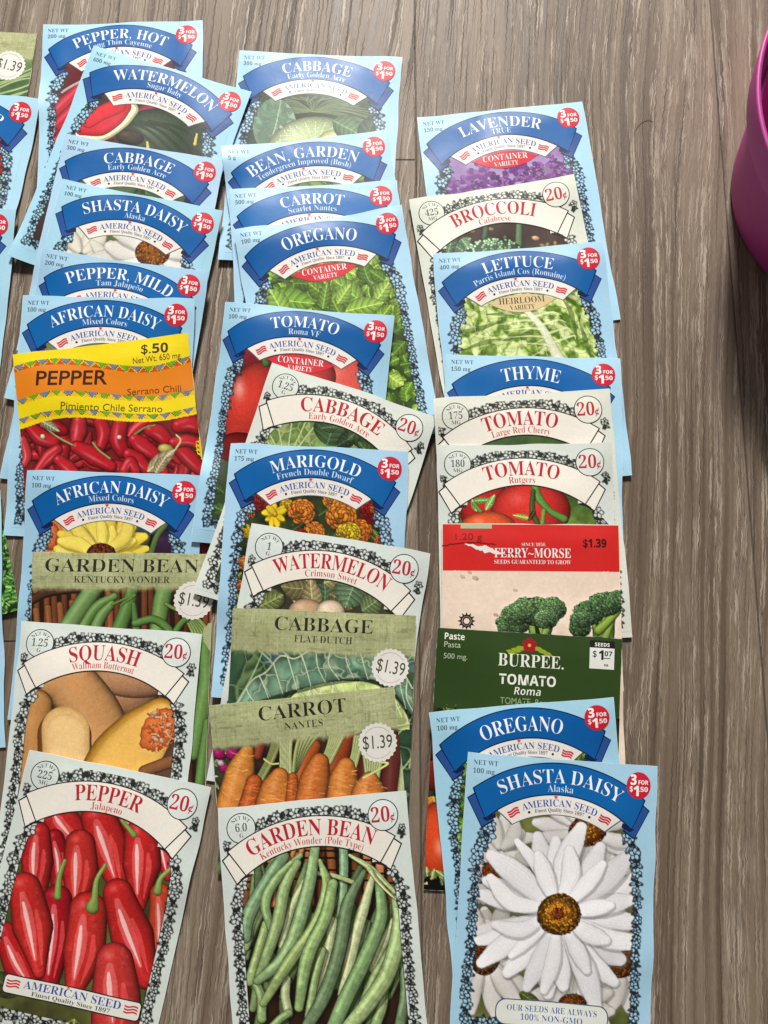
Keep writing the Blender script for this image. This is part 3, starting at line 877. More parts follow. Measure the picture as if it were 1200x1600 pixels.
def p_carrot(A):
    A.mott((44, 32, 28), (74, 60, 44), 14)
    A.flat((70, 76, 52), A.X < 372, .6)
    leaves(A, 26, 328, 1170, 372, 1260, 18, 4, [(150, 156, 112), (110, 120, 84)], ve=0)
    for x, y, r in ((366, 1178, 13), (344, 1178, 11), (352, 1200, 10), (346, 1192, 6)):
        A.blob(x, y, r, r * .8, 30, (176, 34, 108) if r > 8 else (226, 176, 200), hl=.15, rough=.06)
    for p, w, c in (([(412, 1150), (404, 1180)], [10, 7], (160, 74, 52)), ([(542, 1146), (530, 1175), (524, 1200)], [15, 20, 16], (178, 84, 46)),
                    ([(616, 1160), (612, 1250)], [18, 20], (110, 52, 44)), ([(490, 1165), (476, 1200), (466, 1240)], [13, 18, 16], (196, 100, 44)),
                    ([(572, 1180), (570, 1240)], [14, 14], (104, 50, 40))):
        A.tube(p, w, c, hl=.1)
    ST = (176, 184, 116)
    for i in range(5):
        A.tube([(432 - i * 1.5 + i * 4, 1150), (420 + i * 2, 1185), (400 + i * 2, 1222)], 3.4, (156, 162, 98), hl=.15)
    A.tube([(388, 1150), (388, 1172)], [7, 7], (190, 194, 130), hl=.15)
    for i in range(6):
        A.tube([(440 + i * 3.4, 1140), (441 + i * 2.6, 1180), (440 + i * 3, 1216)], 3.2, (196, 202, 140), hl=.25, amb=.6)
    for i in range(5):
        A.tube([(500 - i * 7, 1143), (480 - i * 4, 1170), (463 - i * 1, 1204)], 3.2, (180, 188, 120), hl=.2)
    for i in range(6):
        A.tube([(520 + i * 4.5, 1138), (514 + i * 3, 1165), (504 + i * 2.5, 1190)], 3.4, (188, 196, 128), hl=.2)
    for i in range(4):
        A.tube([(556 + i * 4, 1150), (552 + i * 3, 1176), (546 + i * 3.2, 1196)], 3.2, (184, 192, 124), hl=.2)
    for i in range(7):
        A.tube([(570 + i * 4.8, 1180), (572 + i * 3.6, 1196), (574 + i * 2.6, 1218)], 3.4, (188, 194, 130), hl=.2)
    OR = (236, 146, 68)
    for p, w, c in (([(388, 1172), (376, 1208), (356, 1275)], [10, 23, 24], (238, 154, 72)), ([(398, 1222), (388, 1262)], [13, 16], (206, 104, 46)),
                    ([(438, 1212), (434, 1235), (430, 1262)], [14, 27, 32], OR), ([(458, 1214), (458, 1250)], [8, 12], (206, 110, 48)),
                    ([(500, 1190), (492, 1220), (484, 1262)], [15, 24, 25], (228, 130, 60)), ([(541, 1196), (537, 1220), (532, 1262)], [14, 23, 24], OR),
                    ([(578, 1218), (576, 1240), (574, 1265)], [14, 27, 30], (234, 144, 70))):
        A.tube(p, w, c, hl=.20, amb=.5, rib=.05)
        q = A.spline(p, 30)
        for i in range(26):
            j = A.rng.integers(3, len(q) - 2); o = A.rng.uniform(-.8, .8) * np.max(w)
            A.tube([(q[j][0] + o - 4, q[j][1] + A.rng.normal(0, 2)), (q[j][0] + o + 4, q[j][1] + A.rng.normal(0, 1))], .6, np.asarray(c, float) * A.rng.choice((.72, 1.2)), hl=0, amb=1, outline=0, alpha=.6)
    A.tube([(568, 1214), (590, 1202), (606, 1192), (596, 1190)], 1.6, (196, 200, 130), hl=0, amb=1)
    A.tube([(414, 1185), (424, 1192), (436, 1192)], 1.6, (190, 190, 120), hl=0, amb=1)
    A.tube([(624, 1120), (634, 1170), (630, 1240)], [4, 7, 10], (196, 202, 150), hl=.1)

def p_beans(A):
    A.mott((34, 24, 18), (62, 42, 26), 12)
    basket(A, 380, 1318, 640, 1410, (168, 104, 56), 14)
    for x in (430, 446, 462, 474):
        A.tube([(x, 1322), (x - 8, 1345)], 4, (206, 130, 44), hl=.1)
    for i in range(34):
        x = A.rng.uniform(385, 640); y = A.rng.uniform(1390, 1560)
        A.tube([(x + 22 + A.rng.normal(0, 8), y - 60), (x + 8, y), (x - 12 + A.rng.normal(0, 8), y + 70)], [5, 8, 9, 6], np.asarray(((104, 138, 70), (126, 158, 84), (92, 122, 66))[i % 3]), hl=.03, amb=.5, outline=.5)
    B = lambda *q: [(320 + q[i] / 3, 1300 + q[i + 1] / 3) for i in range(0, len(q), 2)]
    G = (126, 158, 86); LG = (164, 184, 116); DG = (92, 124, 74)
    for p, w, c in (
        (B(650, 60, 652, 180, 640, 390), 7, (116, 158, 104)), (B(230, 700, 260, 780, 262, 890), 7, G), (B(890, 420, 820, 560, 790, 650), 7, LG),
        (B(270, 360, 230, 450, 190, 545), 5.5, G), (B(290, 430, 250, 560, 205, 710), 7, (140, 170, 90)), (B(870, 560, 800, 680, 750, 800), 7.5, G),
        (B(600, 420, 580, 560, 530, 820), 7.5, LG), (B(550, 560, 510, 720, 485, 880), 6.5, G), (B(930, 600, 940, 760, 915, 920), 8, DG), (B(840, 740, 830, 830, 800, 920), 8, G),
        (B(380, 690, 375, 780, 390, 865), 7, LG), (B(390, 860, 350, 890, 310, 930), 6, G), (B(760, 430, 740, 520, 700, 600), 6, DG),
        (B(370, 110, 300, 220, 210, 380, 190, 500), [9, 11, 11, 8], (106, 146, 92)),
        (B(470, 230, 410, 350, 360, 530), 5.5, LG),
        (B(450, 105, 335, 220, 285, 330, 312, 450), [4, 8, 8, 6], (120, 156, 86)),
        (B(435, 140, 375, 260, 340, 430, 250, 690), [6, 9, 10, 7], G),
        (B(530, 190, 600, 200, 700, 235), 3.5, (156, 176, 104)),
        (B(520, 62, 485, 260, 390, 560, 245, 705), [7, 10, 12, 7], (124, 162, 94)),
        (B(540, 130, 572, 250, 520, 430, 395, 610, 270, 815), [3, 8, 9, 10, 6], (134, 164, 84)),
        (B(600, 240, 565, 400, 480, 590, 438, 835), [8, 10, 11, 7], (128, 166, 86)),
        (B(792, 190, 745, 360, 690, 560, 650, 770), [4, 8, 9, 9], (172, 190, 122)),
        (B(745, 185, 670, 340, 630, 560, 560, 770, 480, 920), [4, 10, 11, 11, 9], DG),
        (B(815, 220, 826, 400, 750, 600, 660, 790, 600, 930), [6, 10, 12, 12, 11], (112, 154, 84)),
        (B(900, 320, 912, 450, 860, 660, 770, 810, 670, 930), [8, 12, 13, 13, 11], (146, 178, 100)),
        (B(680, 105, 780, 170, 890, 280), [2.5, 5, 3], (156, 180, 108)), (B(770, 170, 820, 240, 910, 330), [4, 3, 1], (166, 186, 110))):
        w = np.atleast_1d(np.asarray(w, float)) * 1.05
        q = A.spline(p, 40)
        A.tube([x + np.array([3., 4.]) for x in q[::6]], w * 1.1, (20, 22, 10), hl=0, amb=.9, n=24, outline=0, alpha=.45)
        c = np.minimum(np.asarray(c, float) * 1.10 + 8, 240)
        A.tube(p, w, c, hl=.04, amb=.62, n=34, outline=.5)
        ww = float(w.max())
        A.tube([x + np.array([-.32, -.12]) * ww for x in q[4:-4:6]], ww * .22, np.minimum(np.asarray(c, float) * 1.22 + 8, 255), hl=0, amb=.95, n=24, outline=0, alpha=.5)
        A.tube([x + np.array([.5, .1]) * ww for x in q[4:-4:6]], .6, np.asarray(c, float) * .62, hl=0, amb=1, n=24, outline=0, alpha=.6)
    n = A.noise(50, None, 3); g = A.C[..., 1] > 90
    A.C = np.where(g[..., None], A.C * (1 + .26 * (n[..., None] - .5)), A.C)
    A.C = np.where(g[..., None], A.C * .80 + A.C.mean(-1, keepdims=True) * .20 + np.array((9, 5, 10)), A.C)

def p_lavender(A):
    n = A.noise(7, 5, 2)[..., None]; A.C = np.asarray((126, 88, 150.)) * n + np.asarray((196, 200, 222.)) * (1 - n)
    A.flat((92, 98, 72), (A.X > 830) & (A.Y > 255), .6)
    for i in range(520):
        x, y = A.rng.uniform(685, 920), A.rng.uniform(250, 310)
        if y < 262 + 14 * math.sin(x * .09) and x < 790:
            continue
        A.blob(x, y, 4.5, 4, 0, (112, 52, 134) if A.rng.random() > .4 else (136, 86, 158), hl=.0, amb=.9, outline=0)
    for x, y, X, Y in ((772, 268, 815, 296), (815, 270, 835, 296), (842, 254, 852, 290), (862, 238, 885, 272), (830, 258, 862, 284), (868, 262, 900, 300), (745, 280, 760, 310)):
        for t in np.linspace(0, 1, 16):
            for _ in range(4):
                A.blob(x + (X - x) * t + A.rng.normal(0, 3.6), y + (Y - y) * t + A.rng.normal(0, 3), 2.4, 2, 0, (98, 34, 112) if A.rng.random() > .4 else (150, 92, 170), hl=.1, amb=.8)

def floret(A, cx, cy, rx, ry, c, n=260, top=-1.):
    A.blob(cx, cy, rx, ry, 0, np.asarray(c, float) * .62, hl=0, amb=.5, rough=.05)
    for i in range(n):
        a = A.rng.random() * 6.28; r = math.sqrt(A.rng.random())
        x, y = cx + rx * r * math.cos(a), cy + ry * r * math.sin(a)
        l = .8 - .32 * (y - cy) / ry - .18 * (x - cx) / rx
        A.blob(x, y, 2.2, 2., 0, np.asarray(c, float) * np.clip(l + .08 + A.rng.normal(0, .12), .3, 1.35), hl=.10, amb=.65, outline=.35)

def p_broccoli_cut(A):
    A.mott((52, 38, 34), (80, 60, 50), 10)
    for i in range(14):
        A.blob(A.rng.uniform(700, 890), A.rng.uniform(350, 390), 5, 3, A.rng.random() * 180, ((150, 120, 70), (110, 90, 60), (90, 110, 70))[A.rng.integers(3)], hl=0)
    A.blob(736, 358, 9, 4, 20, (176, 140, 84)); A.blob(838, 370, 7, 4, 10, (196, 156, 110))
    A.tube([(812, 340), (811, 380)], [5, 6], (104, 134, 96), hl=.1); A.tube([(760, 345), (758, 372)], [4, 5], (84, 112, 84), hl=.05)
    leaves(A, 6, 690, 370, 730, 400, 24, 9, [(104, 134, 100)]); A.leaf(700, 395, 712, 352, 10, (94, 122, 92))
    floret(A, 772, 400, 48, 30, (146, 182, 142), 300)

def p_lettuce(A):
    th = np.arctan2(A.Y - 440, A.X - 800); rr = np.hypot(A.Y - 440, A.X - 800)
    n = A.noise(7, 9, 4); m = A.noise(14, 16, 3)
    f = np.sin((n * 5.5 + A.Y * .030 - np.abs(A.X - 835 - (A.Y - 490) * .6) * .012 + m * 2.2) * 3.2)
    g = np.abs(f) ** .6 * np.sign(f)
    t = np.clip(.5 + .42 * g + (A.noise(40, None, 2) - .5) * .7, 0, 1)[..., None]
    c = np.where(t < .5, np.asarray((96, 126, 46.)) * (1 - 2 * t) + np.asarray((152, 182, 88.)) * 2 * t, np.asarray((152, 182, 88.)) * (2 - 2 * t) + np.asarray((212, 224, 160.)) * (2 * t - 1))
    A.C = c
    f1, ed = A.worley(220, .06)
    A.C = A.C * (1 - .22 * np.exp(-(ed / .006) ** 2))[..., None]
    for x0, y0, x1, y1 in ((700, 520, 790, 500), (760, 492, 840, 486), (880, 470, 905, 540), (720, 548, 800, 530), (905, 500, 925, 560)):
        A.tube([(x0, y0), ((x0 + x1) / 2, (y0 + y1) / 2 + A.rng.normal(0, 7)), (x1, y1)], [1, 4, 1], (72, 98, 36), hl=0, amb=.9, alpha=.55, outline=0)
    for i in range(46):
        x, y = A.rng.uniform(690, 950), A.rng.uniform(470, 565)
        a = math.radians(A.rng.normal(-12 if x < 845 else 58, 22)); l = A.rng.uniform(16, 44)
        A.tube([(x, y), (x + l * .5 * math.cos(a) + A.rng.normal(0, 3), y + l * .5 * math.sin(a)), (x + l * math.cos(a), y + l * math.sin(a))], [.5, A.rng.uniform(1.2, 3.4), .5], (214, 226, 164), hl=0, amb=.8, alpha=.5, outline=.3)
    A.tube([(818, 482), (846, 512), (874, 560)], [4, 6, 9], (226, 232, 196), hl=.2, amb=.75, outline=.15)
    for o in (10, 22, 34, 46):
        A.tube([(828 + o * .8, 484 + o * 1.1), (850 + o, 478 + o), (872 + o * .6, 482 + o)], [2.4, 1.4, .5], (218, 228, 178), hl=0, amb=1, alpha=.7)
        A.tube([(826 + o * .8, 490 + o * 1.1), (800 + o, 492 + o), (772 + o * .6, 500 + o * .8)], [2.4, 1.4, .5], (214, 224, 172), hl=0, amb=1, alpha=.7)

def p_cherry(A):
    A.mott((52, 74, 44), (84, 108, 60), 14)

def p_rutgers(A):
    A.mott((48, 72, 34), (112, 140, 62), 12, sharp=1.5)
    A.blob(764, 800, 46, 42, 0, (196, 40, 36), hl=.1, amb=.5)
    A.blob(828, 800, 62, 46, 0, (222, 56, 46), hl=.14, amb=.55)
    A.blob(762, 826, 44, 26, 0, (232, 96, 50), hl=.2, amb=.6)
    S = (110, 150, 66)
    A.tube([(834, 762), (840, 780), (858, 800), (880, 812)], [6, 7, 5, 6], S, hl=.2, amb=.5); A.tube([(831, 770), (830, 800), (838, 818)], [4, 5, 4], (88, 98, 44), hl=.1)
    A.tube([(848, 800), (846, 818)], 4, (140, 158, 70), hl=.1); A.leaf(828, 812, 800, 806, 5, (170, 160, 70)); A.leaf(824, 816, 836, 796, 4, (80, 50, 30))
    A.leaf(736, 784, 770, 782, 5, (122, 160, 80)); A.leaf(744, 800, 736, 780, 5, (142, 170, 92)); A.leaf(758, 798, 772, 774, 6, (150, 180, 100))
    A.tube([(740, 788), (750, 800)], 3, (132, 160, 76), hl=.1)

def p_ferry(A):
    def head(cx, cy, r, sx):
        A.tube([(cx + sx, cy + 6), (cx + sx * .6, cy + 40), (cx + sx * .5, cy + 90)], [20, 17, 18], (122, 158, 66), hl=.12, amb=.55)
        for q in (-14, 0, 12):
            A.tube([(cx + sx * .5, cy + 46), (cx + sx * .8 + q, cy + 20), (cx + sx + q * 1.8, cy - 2)], [6, 5, 4], (140, 172, 80), hl=.15, amb=.55)
        A.tube([(cx + sx - 10, cy + 14), (cx + sx - 6, cy + 34)], [2, 4], (44, 58, 34), hl=0)
    head(834, 960, 40, 12)
    for x, y, rx, ry in ((800, 975, 26, 18), (830, 955, 34, 22), (862, 952, 20, 18), (806, 960, 22, 16), (852, 968, 18, 14)):
        floret(A, x, y, rx, ry, (108, 142, 92), 300)
    head(946, 955, 44, -6)
    A.tube([(934, 985), (950, 970), (968, 950)], [8, 7, 6], (146, 178, 70), hl=.15)
    for x, y, rx, ry in ((905, 980, 16, 16), (918, 958, 24, 18), (944, 944, 28, 18), (964, 940, 18, 16), (908, 968, 18, 12)):
        floret(A, x, y, rx, ry, (98, 134, 86), 300)

def p_burpee(A):
    A.mott((20, 24, 12), (58, 66, 30), 22, sharp=1.7)
    leaves(A, 110, 675, 1088, 975, 1130, 20, 3, [(120, 132, 72), (84, 98, 46), (150, 156, 96)], ve=0)
    A.blob(688, 1175, 48, 64, 10, (150, 40, 32), hl=.1, amb=.6); A.blob(740, 1190, 60, 70, 0, (160, 36, 28), hl=.1, amb=.6)
    A.blob(670, 1150, 24, 40, 0, (120, 40, 30), hl=.05)
    A.flat((204, 130, 52), (A.Y > 1247) & (A.Y < 1272) & (A.X < 720)); pile(A, 26, 660, 1246, 720, 1272, 20, 3, [(226, 190, 80), (206, 90, 36), (190, 140, 40)], hl=.1, ang=80)
    A.blob(690, 1320, 38, 66, 4, (220, 78, 36), hl=.35, amb=.6, sq=2.6, lx=-.05, ly=.1)
    A.blob(780, 1320, 40, 66, 0, (214, 70, 36), hl=.35, amb=.6, sq=2.6)
    A.flat((16, 18, 10), A.Y > 1372)
    leaves(A, 30, 655, 1370, 760, 1384, 14, 4, [(150, 158, 96), (96, 110, 60)], ve=0)
    A.tube([(655, 1388), (800, 1395)], 3.2, (12, 12, 10), hl=0, amb=1)

def p_serrano(A):
    A.mott((92, 22, 28), (132, 36, 36), 14)
    pile(A, 90, 25, 655, 330, 900, 40, 10, [(188, 28, 40), (204, 34, 48), (170, 22, 34)], hl=.35)
    for p, w, c in (([(46, 664), (66, 684), (86, 692)], [9, 14, 11], (200, 36, 48)), ([(128, 662), (126, 676), (122, 690)], [12, 14, 10], (206, 50, 60)),
                    ([(160, 660), (166, 680), (160, 700)], [11, 13, 8], (196, 34, 46)), ([(192, 664), (188, 690), (194, 706)], [13, 15, 12], (190, 30, 44)),
                    ([(214, 690), (226, 700), (244, 712)], [10, 15, 11], (204, 38, 50)), ([(240, 676), (252, 680), (262, 690)], [12, 14, 12], (192, 30, 42)),
                    ([(122, 700), (150, 714), (176, 730)], [10, 16, 9], (200, 32, 46)), ([(60, 736), (78, 716), (92, 704)], [6, 12, 9], (196, 34, 46)),
                    ([(94, 720), (108, 732), (122, 744)], [9, 12, 8], (198, 36, 48)), ([(204, 712), (218, 722), (232, 734)], [10, 14, 9], (206, 40, 52)),
                    ([(280, 700), (296, 716), (314, 734)], [11, 14, 11], (190, 26, 40)), ([(282, 668), (298, 664), (310, 668)], [12, 15, 13], (190, 28, 42)),
                    ([(274, 694), (294, 690), (312, 694)], [9, 10, 9], (200, 36, 48)), ([(196, 736), (206, 724), (214, 736)], [8, 10, 8], (206, 44, 56)),
                    ([(38, 690), (44, 712), (40, 726)], [8, 9, 6], (206, 60, 68))):
        A.tube(p, w, c, hl=.42, amb=.45)
    A.tube([(72, 668), (92, 684), (116, 697)], 1.8, (170, 150, 96), hl=.1); A.tube([(148, 694), (158, 706), (174, 718)], 1.8, (170, 150, 96), hl=.1)
    A.tube([(214, 682), (230, 672), (246, 668)], 1.6, (150, 130, 80), hl=0)
    A.leaf(68, 660, 96, 676, 7, (150, 148, 120)); A.blob(262, 704, 13, 8, 8, (200, 182, 96), hl=.2)
    A.leaf(232, 738, 276, 704, 11, (182, 164, 128), nv=4); A.leaf(244, 740, 262, 714, 9, (170, 152, 118)); A.tube([(276, 704), (284, 690), (278, 682)], 1.3, (186, 170, 120), hl=0, amb=1)
    A.blob(70, 684, 4, 4, 0, (226, 200, 160)); A.blob(190, 686, 4, 3.6, 0, (232, 190, 170))

def p_shasta(A):
    A.mott((124, 128, 70), (76, 84, 40), 9, sharp=1.6)
    W2 = (224, 220, 214); W = (232, 229, 226)
    A.petals(768, 1358, 15, 14, 62, 12, W2); A.petals(780, 1330, 8, 10, 52, 12, W2, a0=-60, a1=120)
    A.disk(770, 1358, 18, 16, (150, 84, 16), (132, 76, 18), 80)
    A.petals(915, 1297, 18, 18, 86, 13, W); A.disk(915, 1297, 29, 24, (196, 130, 24), (138, 76, 12), 170)
    A.petals(757, 1492, 17, 20, 80, 14, W2); A.disk(757, 1490, 26, 35, (116, 58, 16), (112, 74, 14), 190)
    A.petals(972, 1502, 17, 18, 86, 14, W2); A.disk(970, 1500, 26, 29, (110, 56, 22), (120, 72, 18), 170)
    A.petals(895, 1572, 14, 14, 66, 13, W2); A.disk(896, 1570, 22, 15, (120, 60, 16), (130, 76, 18), 90)
    A.leaf(812, 1552, 850, 1580, 10, (96, 106, 52)); A.leaf(955, 1395, 1000, 1380, 6, (104, 124, 56)); A.leaf(850, 1320, 862, 1348, 8, (104, 118, 56))
    for a in np.linspace(0, 360, 21, endpoint=False):        # the big flower stands clear of those behind it
        q = math.radians(a); d = np.array([math.sin(q), -math.cos(q)])
        A.tube([np.array([876, 1434]) + d * 20, np.array([878, 1437]) + d * 122], [8, 15, 17, 14, 7], (90, 88, 78), hl=0, amb=1, outline=0, alpha=.22)
    A.petals(873, 1428, 23, 24, 128, 16, (240, 238, 240), flat=.95, jit=.08)
    A.petals(873, 1428, 10, 24, 106, 14, (247, 245, 246), a0=10, a1=370, flat=.95)
    A.disk(873, 1428, 34, 33, (206, 132, 30), (128, 92, 16), 340)
    A.disk(873, 1428, 22, 21, (190, 104, 22), (214, 142, 40), 150); A.disk(871, 1427, 9, 9, (120, 60, 14), (150, 78, 20), 40)

def p_wild(A):
    A.mott((54, 74, 40), (84, 100, 60), 18)
    for x, y in ((-20, 240), (4, 246), (-40, 262)):
        A.petals(x, y, 9, 2, 24, 10, (206, 44, 30), flat=.6)
    leaves(A, 60, -60, 262, 30, 330, 16, 2, [(96, 124, 62), (140, 160, 100)], ve=0)
    for i in range(22):
        A.blob(A.rng.uniform(-30, 26), A.rng.uniform(286, 322), 3, 2.4, 0, (226, 226, 206), amb=.8)
    A.blob(4, 318, 6, 5, 0, (222, 150, 80)); A.blob(-8, 322, 5, 5, 0, (214, 120, 70))

def p_parsley(A):
    A.mott((26, 46, 18), (44, 70, 28), 16)
    leaves(A, 420, -60, 780, 40, 965, 13, 4.6, [(86, 138, 60), (66, 116, 48), (112, 160, 80)], ve=.2, nv=3)

def p_kraut(A):
    A.mott((58, 88, 56), (112, 138, 84), 9)
    for i in range(14):
        y = 120 + i * 6
        A.tube([(-20, y), (20, y - 12 + A.rng.normal(0, 4)), (56, y - 26)], [1, 1.6, .8], (150, 172, 120), hl=0, amb=1)

def p_none(A):
    A.mott((90, 104, 70), (120, 130, 90), 10)

# ------------------------------------------------------------------ packet bodies
BLUE, CREAM, OLIVE = (165, 206, 231), (213, 222, 217), (168, 172, 126)
GROUP = 'seed packets laid in overlapping columns on the floor'

def make_body(k, label, paper, mat, edge=None):
    ul = np.linspace(0, 1, NU); vl = np.linspace(0, k.asp, NV)
    ul = np.concatenate([[0, .0035], ul[1:-1], [.9965, 1]]); vl = np.concatenate([[0, .0035], vl[1:-1], [k.asp - .0035, k.asp]])
    u, v = np.meshgrid(ul, vl); nv, nu = u.shape
    rng = np.random.default_rng(50 + k.idx)
    # cut edges are never perfectly straight
    uu = u.copy(); vv = v.copy()
    wob = (vnoise(u.shape, (9, 2), rng) - .5) * .008
    uu = uu + wob * (np.abs(u - .5) * 2) ** 6
    vv = vv + (vnoise(u.shape, (2, 7), rng) - .5) * .008 * (np.abs(v / k.asp - .5) * 2) ** 8
    x, y = (uu - .5) * k.W, (k.asp / 2 - vv) * k.W
    zf = height(k, u, v)
    fr, k.front = k.front, k.back; zb = height(k, u, v); k.front = fr
    top = np.stack([x, y, zf], -1).reshape(-1, 3)
    ring = np.concatenate([np.arange(nu), np.arange(1, nv) * nu + nu - 1, (nv - 1) * nu + np.arange(nu - 2, -1, -1), np.arange(nv - 2, 0, -1) * nu])
    e1 = top[ring].copy(); e2 = e1.copy(); e2[:, 2] = zb.reshape(-1)[ring]
    bot = np.stack([x, y, zb], -1).reshape(-1, 3)
    n = len(top); r = len(ring)
    V = np.concatenate([top, e1, e2, bot])
    i = np.arange(n).reshape(nv, nu)
    F = np.stack([i[:-1, :-1], i[1:, :-1], i[1:, 1:], i[:-1, 1:]], -1).reshape(-1, 4).tolist()
    B = (np.stack([i[:-1, :-1], i[:-1, 1:], i[1:, 1:], i[1:, :-1]], -1).reshape(-1, 4) + n + 2 * r).tolist()
    for j in range(r):
        q = (j + 1) % r
        F.append((n + j, n + q, n + r + q, n + r + j))
    me = bpy.data.meshes.new('seed_packet')
    me.from_pydata(V.tolist(), [], F + B)
    pc = lin(paper)
    c = np.empty((len(V), 3)); c[:] = pc
    c[n:n + 2 * r] = lin(edge or np.minimum(np.asarray(paper, float) * .55 + 108, 238))
    # worn, whitened cut edge
    wear = (rng.random(r) ** 1.5)[:, None] * .75
    c[ring] = c[ring] * (1 - wear) + lin((240, 240, 236)) * wear
    o = finish('seed_packet', me, c, None, mat)
    R = rot2(k.ang); w = R @ np.array([k.W / 2, -k.W * k.asp / 2]) + k.tl
    o.location = (w[0], w[1], 0); o.rotation_euler = (0, 0, k.ang)
    o['label'] = label; o['category'] = 'seed packet'; o['group'] = GROUP
    k.obj = o; k.mat = mat
    return o

def shown(k, A):
    """ink cells that can be seen: inside the picture's reach and not buried under a later packet"""
    keep = (A.X > -70) & (A.X < 1270) & (A.Y > -70) & (A.Y < 1670)
    R = rot2(k.ang); wp = np.stack([A.U * k.W, -A.V * k.W], -1) @ R.T + k.tl
    for q in PK.values():
        if q.idx > k.idx:
            l = (wp - q.tl) @ rot2(q.ang)
            x, y = l[..., 0], -l[..., 1]
            m = .006
            keep &= ~((x > m) & (x < q.W - m) & (y > m) & (y < q.W * q.asp - m))
    return keep

def lay_art(k, A, layers, halves=False, label_half=0):
    """layers: (name, class number, label)"""
    vis = shown(k, A)
    for name, cls, label in layers:
        m = (A.K == cls) & vis
        cells = m[:-1, :-1]
        if halves and cls == 2:
            cells = cells & ((A.U[:-1, :-1] < .5) if label_half == 0 else (A.U[:-1, :-1] >= .5))
        if cells.sum() < 12:
            continue
        co = np.stack([(A.U - .5) * k.W, (k.asp / 2 - A.V) * k.W, height(k, A.U, A.V) + LAYER * (1.2 if cls == 1 else 1.6)], -1)
        me, used = grid_mesh(name, co, cells)
        finish(name, me, lin(A.C.reshape(-1, 3)[used]), k.obj, k.mat, label)

def flag(S, cu, cv, r, a, layer):
    for i in range(3):
        t = np.linspace(-1, 1, 9); aa = np.radians(a + t * 3.4)
        rr = r - .016 + .0125 * i + .004 * np.sin(t * 3.1)
        V = np.concatenate([np.stack([cu + q * np.sin(aa), cv - q * np.cos(aa)], 1) for q in (rr, rr + .009)])
        S.add(V, [(j, j + 1, 10 + j, 9 + j) for j in range(8)], (202, 44, 60), layer)

def star(S, u, v, r, col, layer):
    P = [(u + (r if i % 2 == 0 else r * .4) * math.sin(i * math.pi / 5), v - (r if i % 2 == 0 else r * .4) * math.cos(i * math.pi / 5)) for i in range(10)]
    S.add([(u, v)] + P, [(0, 1 + i, 1 + (i + 1) % 10) for i in range(10)], col, layer)

INK = (30, 42, 62)

